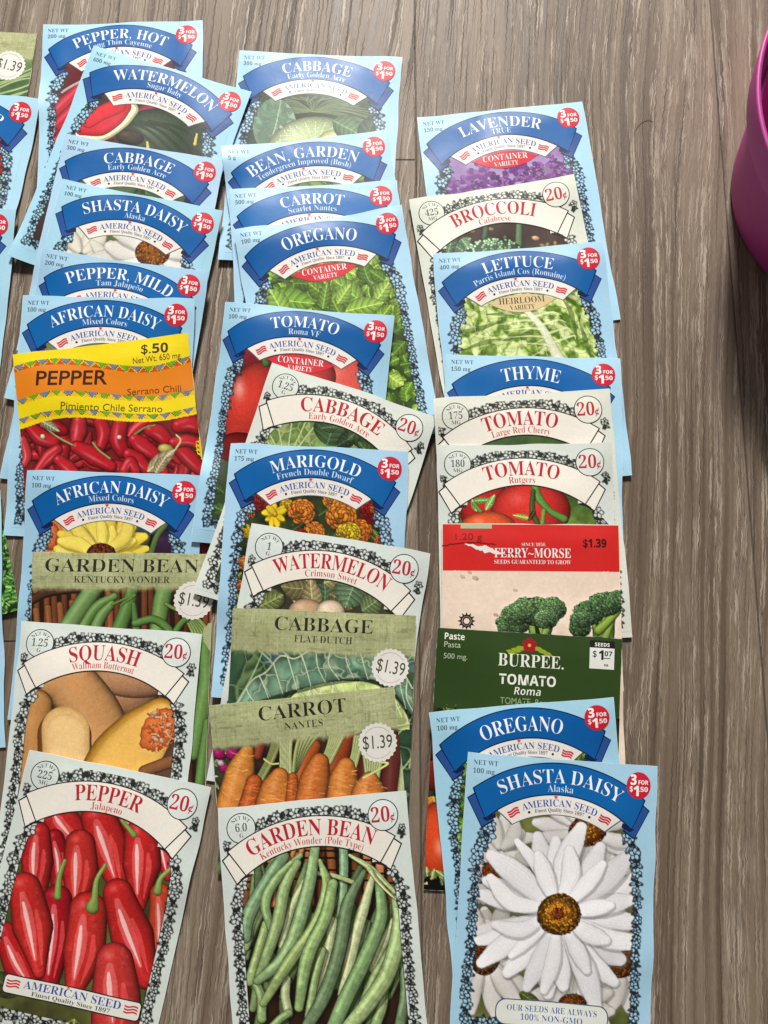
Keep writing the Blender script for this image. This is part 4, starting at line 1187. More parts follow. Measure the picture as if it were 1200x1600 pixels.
def blue_packet(k, label, title, tw, sub, sw, weight, art, tag=None, plaque=True, cap=.068, foot=False, tilt=0.):
    jr = np.random.default_rng(700 + k.idx)            # no two print runs match exactly
    BL = np.clip(np.asarray(BLUE, float) + jr.normal(0, 3.5) + jr.normal(0, 1.5, 3), 0, 255)
    make_body(k, label, BL, GLOSSY)
    A = Art(k, 300 + k.idx); U, V = A.U, A.V
    art(A); A.grade(amt=.01 if art in (p_shasta, shasta_small) else .04, sharp=.05 if art in (p_shasta, shasta_small) else .32)
    wl = .092 + .06 * np.exp(-np.maximum(V - .30, 0) / .055); wr = .985 - wl
    top = .735 - np.sqrt(np.maximum(.58 ** 2 - (U - .4875) ** 2, 0))
    win = (U > wl) & (U < wr) & (V > top) & (V < 1.285)
    A.C = np.where(win[..., None], A.C, BL)
    A.K[win] = 1
    bord = (V > .22) & (V < 1.345) & (U > .035) & (U < .955) & ~win
    A.K[bord & ((U < .2) | (U > .79) | (V > 1.24))] = 2
    L = [(.128, .365), (.104, .42), (.088, .50), (.078, .7), (.078, .95), (.072, 1.15), (.078, 1.30)]
    A.ornament([(.135, .36), (.108, .42), (.098, .46)], [.035, .042, .03], BL, (28, 36, 48), dense=.0, lush=.6)
    A.ornament(L, [.03, .034, .024, .023, .025, .027, .03], BL, (26, 32, 42), dense=.9, lush=.35)
    A.ornament([(.85, .36), (.877, .42), (.887, .46)], [.035, .042, .03], BL, (28, 36, 48), dense=.0, lush=.6)
    A.ornament([(.985 - a, b) for a, b in L], [.03, .034, .024, .023, .025, .027, .03], BL, (26, 32, 42), dense=.9, lush=.35)
    A.ornament([(.08, 1.302), (.3, 1.302), (.6, 1.302), (.905, 1.302)], [.026], BL, (26, 32, 42), dense=.95)
    A.K[win & (np.abs(A.C - BL).sum(-1) < 8)] = 1
    lay_art(k, A, (('picture', 1, None),))
    for side in ((0, 1) if not foot else (0,)):
        lay_art(k, A, (('floral_border', 2, None),), not foot, side)
    o = k.obj
    # banner
    B = Sheet(k)
    C = (.4875, .735)
    D, TB, MB = (10, 28, 70), (38, 80, 150), tuple(np.clip(np.array((2, 93, 163)) + jr.normal(0, 4), 0, 255))
    for sg in (-1, 1):
        f = lambda u: .4875 + sg * (.4875 - u)
        t = [(.017, .228), (.062, .196), (.15, .326), (.095, .362)]
        g = [(.011, .226), (.062, .188), (.158, .33), (.094, .37)]
        B.poly([(f(a), b) for a, b in g], D, 3.0); B.poly([(f(a), b) for a, b in t], TB, 3.6)
        B.poly([(f(a), b) for a, b in ((.094, .322), (.16, .29), (.165, .312), (.12, .334))], D, 3.9)
    B.arc(*C, .556, .719, -38.9, 38.9, -42.5, 42.5, D, 4.4, 40, 5)
    B.arc(*C, .562, .713, -38.4, 38.4, -42, 42, MB, 5.2, 40, 5)
    WH = (238, 242, 246)
    if sub:
        B.arc_text(title, 'serif_thin', *C, .617 + (.008 if cap < .068 else 0), cap, WH, 6.2, width=tw, mid=tilt)
        B.arc_text(sub, 'serif_thin', *C, .574, .034, (206, 222, 240), 6.2, width=sw, mid=tilt)
    elif title:
        B.arc_text(title, 'serif_thin', *C, .596, .076, WH, 6.2, width=tw)
    B.build('title_banner', o, k.mat)
    # maker's plaque under the banner
    if plaque:
        S = Sheet(k); W = (232, 228, 222)
        S.arc(*C, .458, .555, -35.2, 35.2, -31.4, 31.4, (90, 92, 98), 2.4, 30, 3)
        S.arc(*C, .462, .556, -34.6, 34.6, -30.8, 30.8, W, 3.0, 30, 3)
        S.arc_text('AMERICAN SEED', 'serif', *C, .502, .034, (58, 88, 160), 4., width=.395)
        S.arc_text('Finest Quality Since 1897', 'serif', *C, .476, .018, (60, 60, 66), 4., width=.255)
        for a in (-18.5, 18.5):
            S.disc(C[0] + .486 * math.sin(math.radians(a)), C[1] - .486 * math.cos(math.radians(a)), .007, (40, 42, 46), 4., 8)
        flag(S, *C, .510, -27.2, 4.); flag(S, *C, .510, 27.2, 4.)
        star(S, C[0] - .022, C[1] - .548, .012, (206, 40, 50), 6.4)
        S.build('maker_plaque', o, k.mat)
    if tag:
        S = Sheet(k)
        bgc, fg = ((206, 36, 52), (244, 238, 234)) if tag[0] == 'C' else ((214, 190, 142), (58, 46, 36))
        us = np.linspace(.2875, .6875, 25); x = us - .4875
        lo = .392 - .070 * (x / .2) ** 2
        S.strip(us, .735 - np.sqrt(.452 ** 2 - x * x), lo, bgc, 4.4)
        S.text(tag, 'serif_thin', .4875, .338, .037, fg, 5.4, width=.265, align='c')
        S.text('VARIETY', 'serif_thin', .4875, .376, .028, fg, 5.4, width=.145, align='c')
        S.build('variety_label', o, k.mat)
    # price badge
    S = Sheet(k); cu, cv = .898, .102; RD = (202, 30, 52); W = (246, 242, 242)
    S.disc(cu, cv, .067, RD, 7.0)
    S.text('3', 'heavy', cu - .046, cv - .004, .05, W, 8., sx=.92); S.text('FOR', 'bold', cu - .002, cv - .006, .021, W, 8., width=.055)
    S.text('$', 'bold', cu - .05, cv + .030, .027, W, 8.); S.text('1', 'heavy', cu - .029, cv + .051, .05, W, 8., sx=1.1)
    S.text('.50', 'bold', cu + .001, cv + .030, .024, W, 8., width=.05)
    S.build('price_badge', o, k.mat)
    S = Sheet(k)
    S.text('NET WT', 'serif_thin', .033, .058, .0235, (52, 62, 78), 2.4, width=.127)
    S.text(weight, 'serif_thin', .033, .099, .0235, (52, 62, 78), 2.4, sx=.98)
    S.build('weight_text', o, k.mat)
    if foot:
        S = Sheet(k); u, v = to_uv(k, 863, 1589)
        S.rrect(u, v, .565, .125, .05, 0, (70, 90, 120), 3.4); S.rrect(u, v, .555, .115, .048, 0, (228, 232, 224), 4.2)
        S.text('OUR SEEDS ARE ALWAYS', 'serif_thin', u, v - .008, .028, (70, 92, 160), 5.2, width=.45, align='c')
        S.text('100% NON-GMO', 'serif_thin', u, v + .033, .028, (70, 92, 160), 5.2, width=.31, align='c')
        S.build('foot_plaque', o, k.mat)

def cream_packet(k, label, title, tw, sub, sw, weight, unit, art, foot=False, paper=CREAM, red=(186, 32, 52)):
    paper = tuple(np.clip(np.asarray(paper, float) + np.random.default_rng(800 + k.idx).normal(0, 2.5), 0, 250))
    make_body(k, label, paper, MATTE)
    A = Art(k, 300 + k.idx); U, V = A.U, A.V
    art(A); A.grade()
    wl = .088 + .075 * np.exp(-np.maximum(V - .33, 0) / .075); wr = 1 - wl - .004
    top = .84 - np.sqrt(np.maximum(.63 ** 2 - (U - .48) ** 2, 0))
    win = (U > wl) & (U < wr) & (V > top) & (V < 1.29)
    P = np.asarray(paper, float)
    A.C = np.where(win[..., None], A.C, P); A.K[win] = 1
    edge = win & ~(np.roll(win, 1, 1) & np.roll(win, -1, 1)); A.C[edge] = A.C[edge] * .35
    K = (28, 30, 30)
    A.K[~win & (V > .035) & (V < 1.355) & (U > .012) & (U < .988) & ((U < .2) | (U > .8) | (V < .3) | (V > 1.25))] = 2
    arcp = [(.48 + .785 * math.sin(math.radians(a)), .84 - .785 * math.cos(math.radians(a))) for a in np.linspace(-24, 24, 9)]
    A.ornament(arcp, [.024, .03, .034, .03, .034, .03, .024], paper, K, dense=.95, lush=.0, keep=V < .84 - np.sqrt(np.maximum(.765 ** 2 - (U - .48) ** 2, 0)))
    L = [(.105, .40), (.075, .46), (.06, .56), (.062, .8), (.058, 1.05), (.062, 1.3)]
    for s in (0, 1):
        A.ornament([(a if s == 0 else .996 - a, b) for a, b in L], [.034, .03, .024, .024, .026, .028], paper, K, dense=.95, lush=.2)
    A.ornament([(.03, .19), (.045, .215)], [.02], paper, K, dense=.9); A.ornament([(.96, .185), (.955, .23)], [.02], paper, K, dense=.9)
    A.ornament([(.06, 1.318), (.5, 1.318), (.94, 1.318)], [.03], paper, K, dense=.95)
    lay_art(k, A, (('picture', 1, None), ('engraved_border', 2, None)))
    o = k.obj
    B = Sheet(k); C = (.48, .84); BC = (238, 233, 222); D = (38, 36, 36)
    for sg in (-1, 1):
        f = lambda u: .48 + sg * (.48 - u)
        B.poly([(f(a), b) for a, b in ((.004, .266), (.05, .228), (.135, .352), (.077, .398))], D, 3.)
        B.poly([(f(a), b) for a, b in ((.013, .268), (.05, .238), (.124, .35), (.077, .386))], BC, 3.8)
        B.poly([(f(a), b) for a, b in ((.09, .372), (.13, .344), (.165, .35), (.135, .36))], D, 4.1)
        B.poly([(f(a), b) for a, b in ((.135, .343), (.168, .326), (.168, .346))], paper, 4.3)
    B.arc(*C, .599, .761, -35.9, 35.9, -36.1, 36.1, D, 4.8, 36, 5)
    B.arc(*C, .605, .755, -35.4, 35.4, -35.5, 35.5, BC, 5.6, 36, 5)
    B.arc_text(title, 'serif', *C, .660, .081, red, 6.6, width=tw)
    B.arc_text(sub, 'serif_thin', *C, .616, .036, tuple(int(x * .5 + y * .5) for x, y in zip(red, (214, 90, 60))), 6.6, width=sw)
    B.build('title_banner', o, k.mat)
    S = Sheet(k); cu, cv = .118, .112
    S.disc(cu, cv, .078, D, 2.6); S.disc(cu, cv, .073, np.minimum(P * 1.01, 255), 3.4)
    S.arc_text('NET WT', 'serif_thin', cu, cv, .045, .019, (60, 60, 62), 4.2, width=.105)
    S.text(weight, 'serif_thin', cu, cv + .016, .040, (48, 48, 50), 4.2, align='c', sx=.82)
    S.text(unit, 'serif_thin', cu, cv + .046, .021, (60, 60, 62), 4.2, align='c')
    S.build('weight_roundel', o, k.mat)
    S = Sheet(k); cu, cv = .868, .112
    S.disc(cu, cv, .081, D, 6.2); S.disc(cu, cv, .076, np.minimum(P * 1.04, 255), 7.)
    S.text('20', 'serif', cu - .014, cv + .034, .074, red, 7.8, align='c', width=.098); S.text('¢', 'sans_fat', cu + .038, cv + .03, .04, red, 7.8)
    S.build('price_roundel', o, k.mat)
    if foot:
        S = Sheet(k); u, v = to_uv(k, 109, 1562); h = .085
        S.rrect(u, v, .735, h + .012, .02, 0, D, 3.4); S.rrect(u, v, .725, h, .018, 0, (226, 226, 216), 4.2)
        S.text('AMERICAN SEED', 'serif', u, v + .006, .038, (58, 84, 160), 5.2, width=.52, align='c')
        S.text('Finest Quality Since 1897', 'serif', u, v + .035, .02, (50, 50, 54), 5.2, width=.42, align='c')
        for sg in (-1, 1):
            for i in range(3):
                us = np.linspace(u + sg * .315 - .036, u + sg * .315 + .036, 9)
                w = v - .022 + .014 * i + .004 * np.sin((us - us[0]) * 90)
                S.strip(us, w, w + .008, (202, 48, 62), 5.2, 1)
        star(S, u - .03, v - .042, .012, (206, 40, 50), 5.4)
        S.build('maker_plaque', o, k.mat)

def seal(k, cu, cv, r, rot=9.):
    S = Sheet(k)
    S.disc(cu, cv, r, (226, 223, 216), 4.4, 144, 24, .0035)
    for a in range(-50, 51, 5):
        for q in (0, 180):
            b = math.radians(a + q + rot)
            S.disc(cu + r * .8 * math.sin(b), cv - r * .8 * math.cos(b), .0022, (110, 108, 104), 5.2, 6)
    S.text('$1.39', 'sans', cu - .002, cv + .03, .068, (66, 72, 52), 5.4, width=.155 * r / .1, align='c', rot=rot)
    S.build('price_seal', k.obj, k.mat)

def linen_packet(k, label, title, tw, sub, sw, art, su, sv, sr=.1, hdr=.2, ty=.1, rot=9.):
    make_body(k, label, OLIVE, MATTE)
    A = Art(k, 300 + k.idx); U, V = A.U, A.V
    art(A); A.grade()
    ragged = hdr + .03 * (A.noise(40, 30, 3) - .5) + .012 * (A.noise(10, 10, 2) - .5)
    t = np.clip((V - ragged) / .03, 0, 1)
    wv = (A.rng.random((1, NC + 1)) - .5) * 14 + (A.rng.random((A.nr + 1, 1)) - .5) * 14
    wv = wv * (.5 + A.noise(24, None, 2)) + (A.noise(12, None, 2) - .5) * 24 + (A.noise(125, 174, 1) - .5) * 20
    lc = np.asarray(OLIVE, float) + wv[..., None]
    sl = (A.noise(16, 90, 2) > .74) | (A.noise(70, 20, 2) > .80)
    lc = lc * (1 - .12 * sl)[..., None]
    A.C = lc * (1 - t[..., None]) + A.C * t[..., None]
    A.K[(V <= hdr + .015)] = 3; A.K[V >= hdr + .011] = 1
    k_ = V <= hdr + .011
    A.K[k_] = 3
    vis_row = np.argmax(V[:, 0] > hdr + .011)
    m3 = A.K == 3; m3[vis_row] = True
    lay_art(k, A, (('picture', 1, None),))
    A.K = np.where(m3, 3, 0)
    lay_art(k, A, (('linen_header', 3, None),))
    S = Sheet(k)
    if title:
        S.text(title, 'serif_thin', .5, ty, .072, (34, 36, 24), 3., width=tw, align='c')
        S.text(sub, 'serif_thin', .5, ty + .06, .036, (50, 52, 36), 3., width=sw, align='c')
        S.build('title_text', k.obj, k.mat)
    seal(k, su, sv, sr, rot)
PACKETS = [
    ('L1', (-0.25857, 0.30951, -4.0, 0.082, 1.39)),
    ('L2', (-0.25209, 0.27578, -8.0, 0.082, 1.39)),
    ('L3', (-0.25964, 0.20789, -2.5, 0.082, 1.39)),
    ('L4', (-0.27224, 0.10032, 15.5, 0.082, 1.39)),
    ('L5', (-0.25662, 0.05967, 5.0, 0.082, 1.39)),
    ('A1', (-0.17305, 0.30722, 2.2, 0.08088, 1.39)),
    ('B1', (-0.07336, 0.2943, -3.34, 0.08252, 1.39)),
    ('A2', (-0.14561, 0.29309, -16.89, 0.08303, 1.42)),
    ('A3', (-0.15577, 0.24288, -9.41, 0.0792, 1.39)),
    ('A4', (-0.15485, 0.21839, -11.67, 0.0792, 1.39)),
    ('A5', (-0.16098, 0.18149, -8.09, 0.0792, 1.39)),
    ('A6', (-0.16934, 0.15876, -1.69, 0.08101, 1.39)),
    ('A7', (-0.17141, 0.12915, 7.26, 0.08111, 1.39)),
    ('A8', (-0.16103, 0.07492, -1.67, 0.0792, 1.39)),
    ('A9', (-0.15594, 0.03753, -0.32, 0.0792, 1.38)),
    ('A10', (-0.15917, 0.00717, -3.81, 0.07928, 1.39)),
    ('A11', (-0.15182, -0.04729, -11.56, 0.07952, 1.39)),
    ('B2', (-0.0793, 0.23687, 7.52, 0.08222, 1.39)),
    ('B3', (-0.0748, 0.21379, 4.09, 0.08123, 1.39)),
    ('B4', (-0.07125, 0.19114, 9.5, 0.08062, 1.39)),
    ('B5', (-0.07445, 0.15548, -6.02, 0.07993, 1.42)),
    ('B6', (-0.05116, 0.12452, -17.74, 0.0792, 1.39)),
    ('B7', (-0.06987, 0.0873, -2.94, 0.08128, 1.39)),
    ('B8', (-0.0589, 0.05021, -9.04, 0.08079, 1.39)),
    ('B9', (-0.06603, 0.01293, -2.33, 0.08017, 1.39)),
    ('B10', (-0.07547, -0.02896, 5.87, 0.08003, 1.39)),
    ('B11', (-0.0705, -0.07123, 5.26, 0.08008, 1.39)),
    ('C1', (0.01629, 0.25622, 6.49, 0.08374, 1.39)),
    ('C2', (0.01214, 0.2107, 9.05, 0.08169, 1.39)),
    ('C3', (0.02324, 0.18105, 4.55, 0.08219, 1.39)),
    ('C4', (0.0287, 0.13093, -1.42, 0.08195, 1.39)),
    ('C5', (0.02261, 0.10862, 3.33, 0.08151, 1.39)),
    ('C6', (0.02391, 0.08658, 0.72, 0.07969, 1.39)),
    ('C7', (0.02605, 0.05068, -0.49, 0.0792, 1.39)),
    ('C8', (0.02347, 0.00464, -3.51, 0.08101, 1.355)),
    ('C9', (0.01959, -0.03164, 4.73, 0.07963, 1.39)),
    ('C10', (0.03576, -0.04799, -4.51, 0.08223, 1.39)),
]

POT = (0.2329, 0.2125, 0.0637, 0.0837, 0.07)
HAIR = [(0.12548, 0.24982), (0.12723, 0.25265), (0.12991, 0.25476), (0.1325, 0.25547), (0.13436, 0.25441)]

# ------------------------------------------------------------------ floor
def floor_material():
    m = bpy.data.materials.new('wood_grain_vinyl'); m.use_nodes = True
    nt = m.node_tree; N = nt.nodes; L = nt.links; b = N['Principled BSDF']
    tc = N.new('ShaderNodeTexCoord')
    def math_(op, a, c=None, e=None):
        n = N.new('ShaderNodeMath'); n.operation = op
        for i, q in enumerate((a, c, e)):
            if q is None:
                continue
            if isinstance(q, (int, float)):
                n.inputs[i].default_value = q
            else:
                L.new(q, n.inputs[i])
        return n.outputs[0]
    sep = N.new('ShaderNodeSeparateXYZ'); L.new(tc.outputs['Object'], sep.inputs[0])
    X, Y = sep.outputs[0], sep.outputs[1]
    # planks 152 mm wide with staggered end joints
    PW, PL, X0 = .152, .92, .0158
    pi = math_('FLOOR', math_('DIVIDE', math_('SUBTRACT', X, X0), PW))
    pf = math_('FRACT', math_('DIVIDE', math_('SUBTRACT', X, X0), PW))
    off = math_('MULTIPLY', math_('FRACT', math_('MULTIPLY', math_('SINE', math_('MULTIPLY', pi, 12.9898)), 43758.5453)), 7.)
    comb = N.new('ShaderNodeCombineXYZ')
    L.new(X, comb.inputs[0]); L.new(math_('ADD', Y, off), comb.inputs[1]); L.new(off, comb.inputs[2])
    P = comb.outputs[0]
    def noise(sx, sy, det, rough=.55, src=None, dist=0.):
        mp = N.new('ShaderNodeMapping'); mp.inputs['Scale'].default_value = (sx, sy, 1)
        L.new(src or P, mp.inputs[0])
        n = N.new('ShaderNodeTexNoise'); n.inputs['Scale'].default_value = 1; n.inputs['Detail'].default_value = det; n.inputs['Roughness'].default_value = rough
        n.inputs['Distortion'].default_value = dist
        L.new(mp.outputs[0], n.inputs['Vector'])
        return n.outputs[0]
    # the grain wanders sideways a little
    w1 = math_('MULTIPLY', math_('SUBTRACT', noise(9, 2.8, 2), .5), .026)
    w2 = math_('MULTIPLY', math_('SUBTRACT', noise(300, 300, 2, .5), .5), .0016)
    xs = math_('SUBTRACT', math_('ADD', math_('ADD', X, w1), w2), math_('MULTIPLY', Y, .075))
    c2 = N.new('ShaderNodeCombineXYZ'); L.new(xs, c2.inputs[0]); L.new(math_('ADD', Y, off), c2.inputs[1]); L.new(off, c2.inputs[2])
    G = c2.outputs[0]
    band = noise(190, 2.0, 2.5, .6, G)           # brown and pale growth bands
    tone = noise(22, 2.2, 2, .5)                # slow change along the plank
    chalk = noise(1150, 36, 2.5, .65, G)           # limed streaks
    patch = noise(190, 3.5, 3, .65, G)
    pore = noise(1000, 7, 2.5, .6, G)             # dark pores
    fine = noise(3000, 260, 2, .65, P)
    r = N.new('ShaderNodeValToRGB'); L.new(math_('ADD', math_('MULTIPLY', band, .62), math_('MULTIPLY', tone, .38)), r.inputs[0])
    e = r.color_ramp.elements
    e[0].position = .30; e[0].color = (.070, .048, .034, 1); e[1].position = .72; e[1].color = (.315, .252, .194, 1)
    q = e.new(.43); q.color = (.128, .092, .064, 1); q = e.new(.54); q.color = (.207, .157, .115, 1)
    def mix(fac, a, c):
        n = N.new('ShaderNodeMix'); n.data_type = 'RGBA'
        L.new(fac, n.inputs[0])
        for i, qq in ((6, a), (7, c)):
            if isinstance(qq, tuple):
                n.inputs[i].default_value = qq + (1,)
            else:
                L.new(qq, n.inputs[i])
        return n.outputs[2]
    def step(v, lo, hi, a=0., c=1.):
        n = N.new('ShaderNodeMapRange'); n.inputs[1].default_value = lo; n.inputs[2].default_value = hi; n.inputs[3].default_value = a; n.inputs[4].default_value = c
        L.new(v, n.inputs[0]); return n.outputs[0]
    zone = step(patch, .45, .58)
    ck = math_('MULTIPLY', step(chalk, .51, .57), zone)
    col = mix(math_('MULTIPLY', ck, .78), r.outputs[0], (.43, .365, .295))
    pr = step(pore, .43, .35)
    col = mix(math_('MULTIPLY', pr, .72), col, (.062, .044, .033))
    # outline of the limed streaks
    ed = math_('MULTIPLY', step(math_('ABSOLUTE', math_('SUBTRACT', chalk, .487)), .026, .004), zone)
    col = mix(math_('MULTIPLY', ed, .8), col, (.07, .05, .038))
    fn = step(fine, .3, .7, .84, 1.12)
    vm = N.new('ShaderNodeVectorMath'); vm.operation = 'SCALE'; L.new(col, vm.inputs[0]); L.new(fn, vm.inputs['Scale'])
    # seams
    sx = math_('MULTIPLY', math_('MINIMUM', pf, math_('SUBTRACT', 1., pf)), PW)
    yl = math_('FRACT', math_('DIVIDE', math_('ADD', Y, math_('MULTIPLY', pi, JSTEP)), PL))
    yy = math_('FRACT', math_('ADD', yl, JOINT))
    sy = math_('MULTIPLY', math_('MINIMUM', yy, math_('SUBTRACT', 1., yy)), PL)
    s1 = step(sx, .00015, .0006, 1, 0); s2 = step(sy, .0002, .0006, 1, 0)
    seam = math_('MAXIMUM', math_('MULTIPLY', s1, .8), s2)
    col = mix(math_('MULTIPLY', seam, .85), vm.outputs[0], (.03, .023, .018))
    L.new(col, b.inputs['Base Color'])
    L.new(step(band, .3, .7, .44, .56), b.inputs['Roughness'])
    b.inputs['Specular IOR Level'].default_value = .3
    h = math_('SUBTRACT', math_('ADD', math_('MULTIPLY', ck, .6), math_('MULTIPLY', fine, .25)), math_('ADD', math_('MULTIPLY', pr, .8), math_('MULTIPLY', seam, 2.)))
    bp = N.new('ShaderNodeBump'); bp.inputs['Strength'].default_value = .5; bp.inputs['Distance'].default_value = .0004
    L.new(h, bp.inputs['Height']); L.new(bp.outputs[0], b.inputs['Normal'])
    return m

JOINT, JSTEP = .4901, .6846
me = bpy.data.meshes.new('floor')
n = 8
vs = [((i / n - .5) * 3.2, (j / n - .5) * 3.2 + .2, 0) for j in range(n + 1) for i in range(n + 1)]
me.from_pydata(vs, [], [(j * (n + 1) + i, j * (n + 1) + i + 1, (j + 1) * (n + 1) + i + 1, (j + 1) * (n + 1) + i) for j in range(n) for i in range(n)])
me.materials.append(floor_material())
floor = bpy.data.objects.new('floor', me); COL.objects.link(floor); floor['kind'] = 'structure'

# ------------------------------------------------------------------ the purple pot at the right edge
def plastic(name, col, rough):
    m = bpy.data.materials.new(name); m.use_nodes = True
    N = m.node_tree.nodes; L = m.node_tree.links; b = N['Principled BSDF']
    tc = N.new('ShaderNodeTexCoord'); nz = N.new('ShaderNodeTexNoise'); nz.inputs['Scale'].default_value = 60; nz.inputs['Detail'].default_value = 4
    L.new(tc.outputs['Object'], nz.inputs['Vector'])
    r = N.new('ShaderNodeValToRGB'); L.new(nz.outputs[0], r.inputs[0])
    r.color_ramp.elements[0].position = .3; r.color_ramp.elements[1].position = .7
    r.color_ramp.elements[0].color = tuple(x * .9 for x in col) + (1,); r.color_ramp.elements[1].color = tuple(col) + (1,)
    L.new(r.outputs[0], b.inputs['Base Color'])
    b.inputs['Roughness'].default_value = rough
    b.inputs['Subsurface Weight'].default_value = .0
    n2 = N.new('ShaderNodeTexNoise'); n2.inputs['Scale'].default_value = 1500
    bp = N.new('ShaderNodeBump'); bp.inputs['Strength'].default_value = .08; bp.inputs['Distance'].default_value = .0002
    L.new(tc.outputs['Object'], n2.inputs['Vector']); L.new(n2.outputs[0], bp.inputs['Height']); L.new(bp.outputs[0], b.inputs['Normal'])
    return m

def lathe(name, prof, mat, parent=None, n=96):
    V, F = [], []
    m = len(prof)
    for i in range(n):
        a = 2 * math.pi * i / n
        for r, z in prof:
            V.append((r * math.cos(a), r * math.sin(a), z))
    for i in range(n):
        q = (i + 1) % n
        for j in range(m - 1):
            F.append((i * m + j, q * m + j, q * m + j + 1, i * m + j + 1))
    me = bpy.data.meshes.new(name); me.from_pydata(V, [], F); me.materials.append(mat)
    me.polygons.foreach_set('use_smooth', [True] * len(F)); me.update()
    o = bpy.data.objects.new(name, me); COL.objects.link(o)
    if parent:
        o.parent = parent
    bv = o.modifiers.new('soft_edges', 'BEVEL'); bv.width = .0006; bv.segments = 2; bv.limit_method = 'ANGLE'; bv.angle_limit = math.radians(35)
    return o

PX, PY, PR0, PR1, PH = POT
PURPLE = plastic('purple_plastic', (.48, .045, .27), .52)
pot = lathe('plant_pot', [(.0005, .0), (PR0 - .003, .0), (PR0 - .0006, .0012), (PR0, .004), (PR1 - .0092, PH - .0188), (PR1 - .0104, PH - .018), (PR1 - .0112, PH - .0188), (PR0 - .003, .007), (.0005, .006)], PURPLE)
pot.location = (PX, PY, .0003)
pot['label'] = 'round magenta purple plastic plant pot standing at the right edge of the floor'; pot['category'] = 'plant pot'
lathe('rim', [(PR1 - .0100, PH - .0190), (PR1 - .0050, PH - .0187), (PR1 - .0045, PH - .0178), (PR1 - .0004, PH - .0006), (PR1 - .0006, PH), (PR1 - .0020, PH), (PR1 - .0026, PH - .0008), (PR1 - .0060, PH - .0175)], PURPLE, pot)

# ------------------------------------------------------------------ a hair on the floor
def hair(pts, r):
    cu = bpy.data.curves.new('hair', 'CURVE'); cu.dimensions = '3D'; cu.bevel_depth = r; cu.bevel_resolution = 1
    sp = cu.splines.new('POLY'); P = Art.spline(pts, 24); sp.points.add(len(P) - 1)
    for i, p in enumerate(P):
        sp.points[i].co = (p[0], p[1], .0003, 1)
    m = bpy.data.materials.new('hair_brown'); m.use_nodes = True
    b = m.node_tree.nodes['Principled BSDF']; b.inputs['Roughness'].default_value = .5
    nz = m.node_tree.nodes.new('ShaderNodeTexNoise'); nz.inputs['Scale'].default_value = 300
    r_ = m.node_tree.nodes.new('ShaderNodeValToRGB'); r_.color_ramp.elements[0].color = (.03, .024, .02, 1); r_.color_ramp.elements[1].color = (.07, .055, .045, 1)
    m.node_tree.links.new(nz.outputs[0], r_.inputs[0]); m.node_tree.links.new(r_.outputs[0], b.inputs['Base Color'])
    o = bpy.data.objects.new('hair_strand', cu); cu.materials.append(m); COL.objects.link(o)
    me = o.to_mesh().copy(); o.to_mesh_clear(); bpy.data.objects.remove(o)
    o = bpy.data.objects.new('hair_strand', me); COL.objects.link(o)
    if not me.materials:
        me.materials.append(m)
    o['label'] = 'short dark curved hair lying on the bare floor right of the lavender packet'; o['category'] = 'hair'
hair(HAIR, .00011)

# ------------------------------------------------------------------ all packets
PK = drape(PACKETS)
Lb = lambda s: s
T0 = time.time()

linen_packet(PK['L1'], 'sage green packet with a $1.39 seal over leaves, topmost at the left edge', None, 0, None, 0, p_kraut, .86, .235, .1, .17)
blue_packet(PK['L2'], 'pale blue packet with red flowers pictured, at the left edge beside the hot pepper packet', 'WILDFLOWER', .66, None, 0, '100 mg', p_wild)
blue_packet(PK['L3'], 'pale blue packet at the left edge, only its price badge and right border in view', '', .5, None, 0, '100 mg', p_none)
make_body(PK['L4'], 'packet printed all over with green leaves, poking out at the left edge', (70, 110, 56), GLOSSY)
A = Art(PK['L4'], 11); p_parsley(A); A.grade(); A.K[:] = 1; lay_art(PK['L4'], A, (('picture', 1, None),))
make_body(PK['L5'], 'plain pale blue strip of a packet over the green leaf packet at the left edge', BLUE, GLOSSY)

blue_packet(PK['A1'], 'blue seed packet reading PEPPER, HOT, at the top of the left column', 'PEPPER, HOT', .60, 'Long Thin Cayenne', .40, '200 mg', p_cayenne)
blue_packet(PK['B1'], 'blue CABBAGE packet with a pale cabbage head pictured, topmost of the middle column', 'CABBAGE', .43, 'Early Golden Acre', .36, '300 mg', p_cabbage_a if 0 else p_cabbage_b)
blue_packet(PK['A2'], 'strongly tilted blue WATERMELON packet with a red melon slice', 'WATERMELON', .67, 'Sugar Baby', .22, '600 mg', p_melon, tilt=2.)
blue_packet(PK['A3'], 'blue CABBAGE packet tucked under the small Shasta daisy packet in the left column', 'CABBAGE', .44, 'Early Golden Acre', .37, '300 mg', p_cabbage_a)
blue_packet(PK['A4'], 'blue SHASTA DAISY packet half covered by the mild pepper packet', 'SHASTA DAISY', .66, 'Alaska', .13, '100 mg', shasta_small)
blue_packet(PK['A5'], 'blue seed packet reading PEPPER, MILD, Tam Jalapeño', 'PEPPER, MILD', .66, 'Tam Jalapeño', .285, '200 mg', p_mild)
blue_packet(PK['A6'], 'blue AFRICAN DAISY packet partly hidden by the yellow pepper packet', 'AFRICAN DAISY', .66, 'Mixed Colors', .26, '100 mg', p_none)

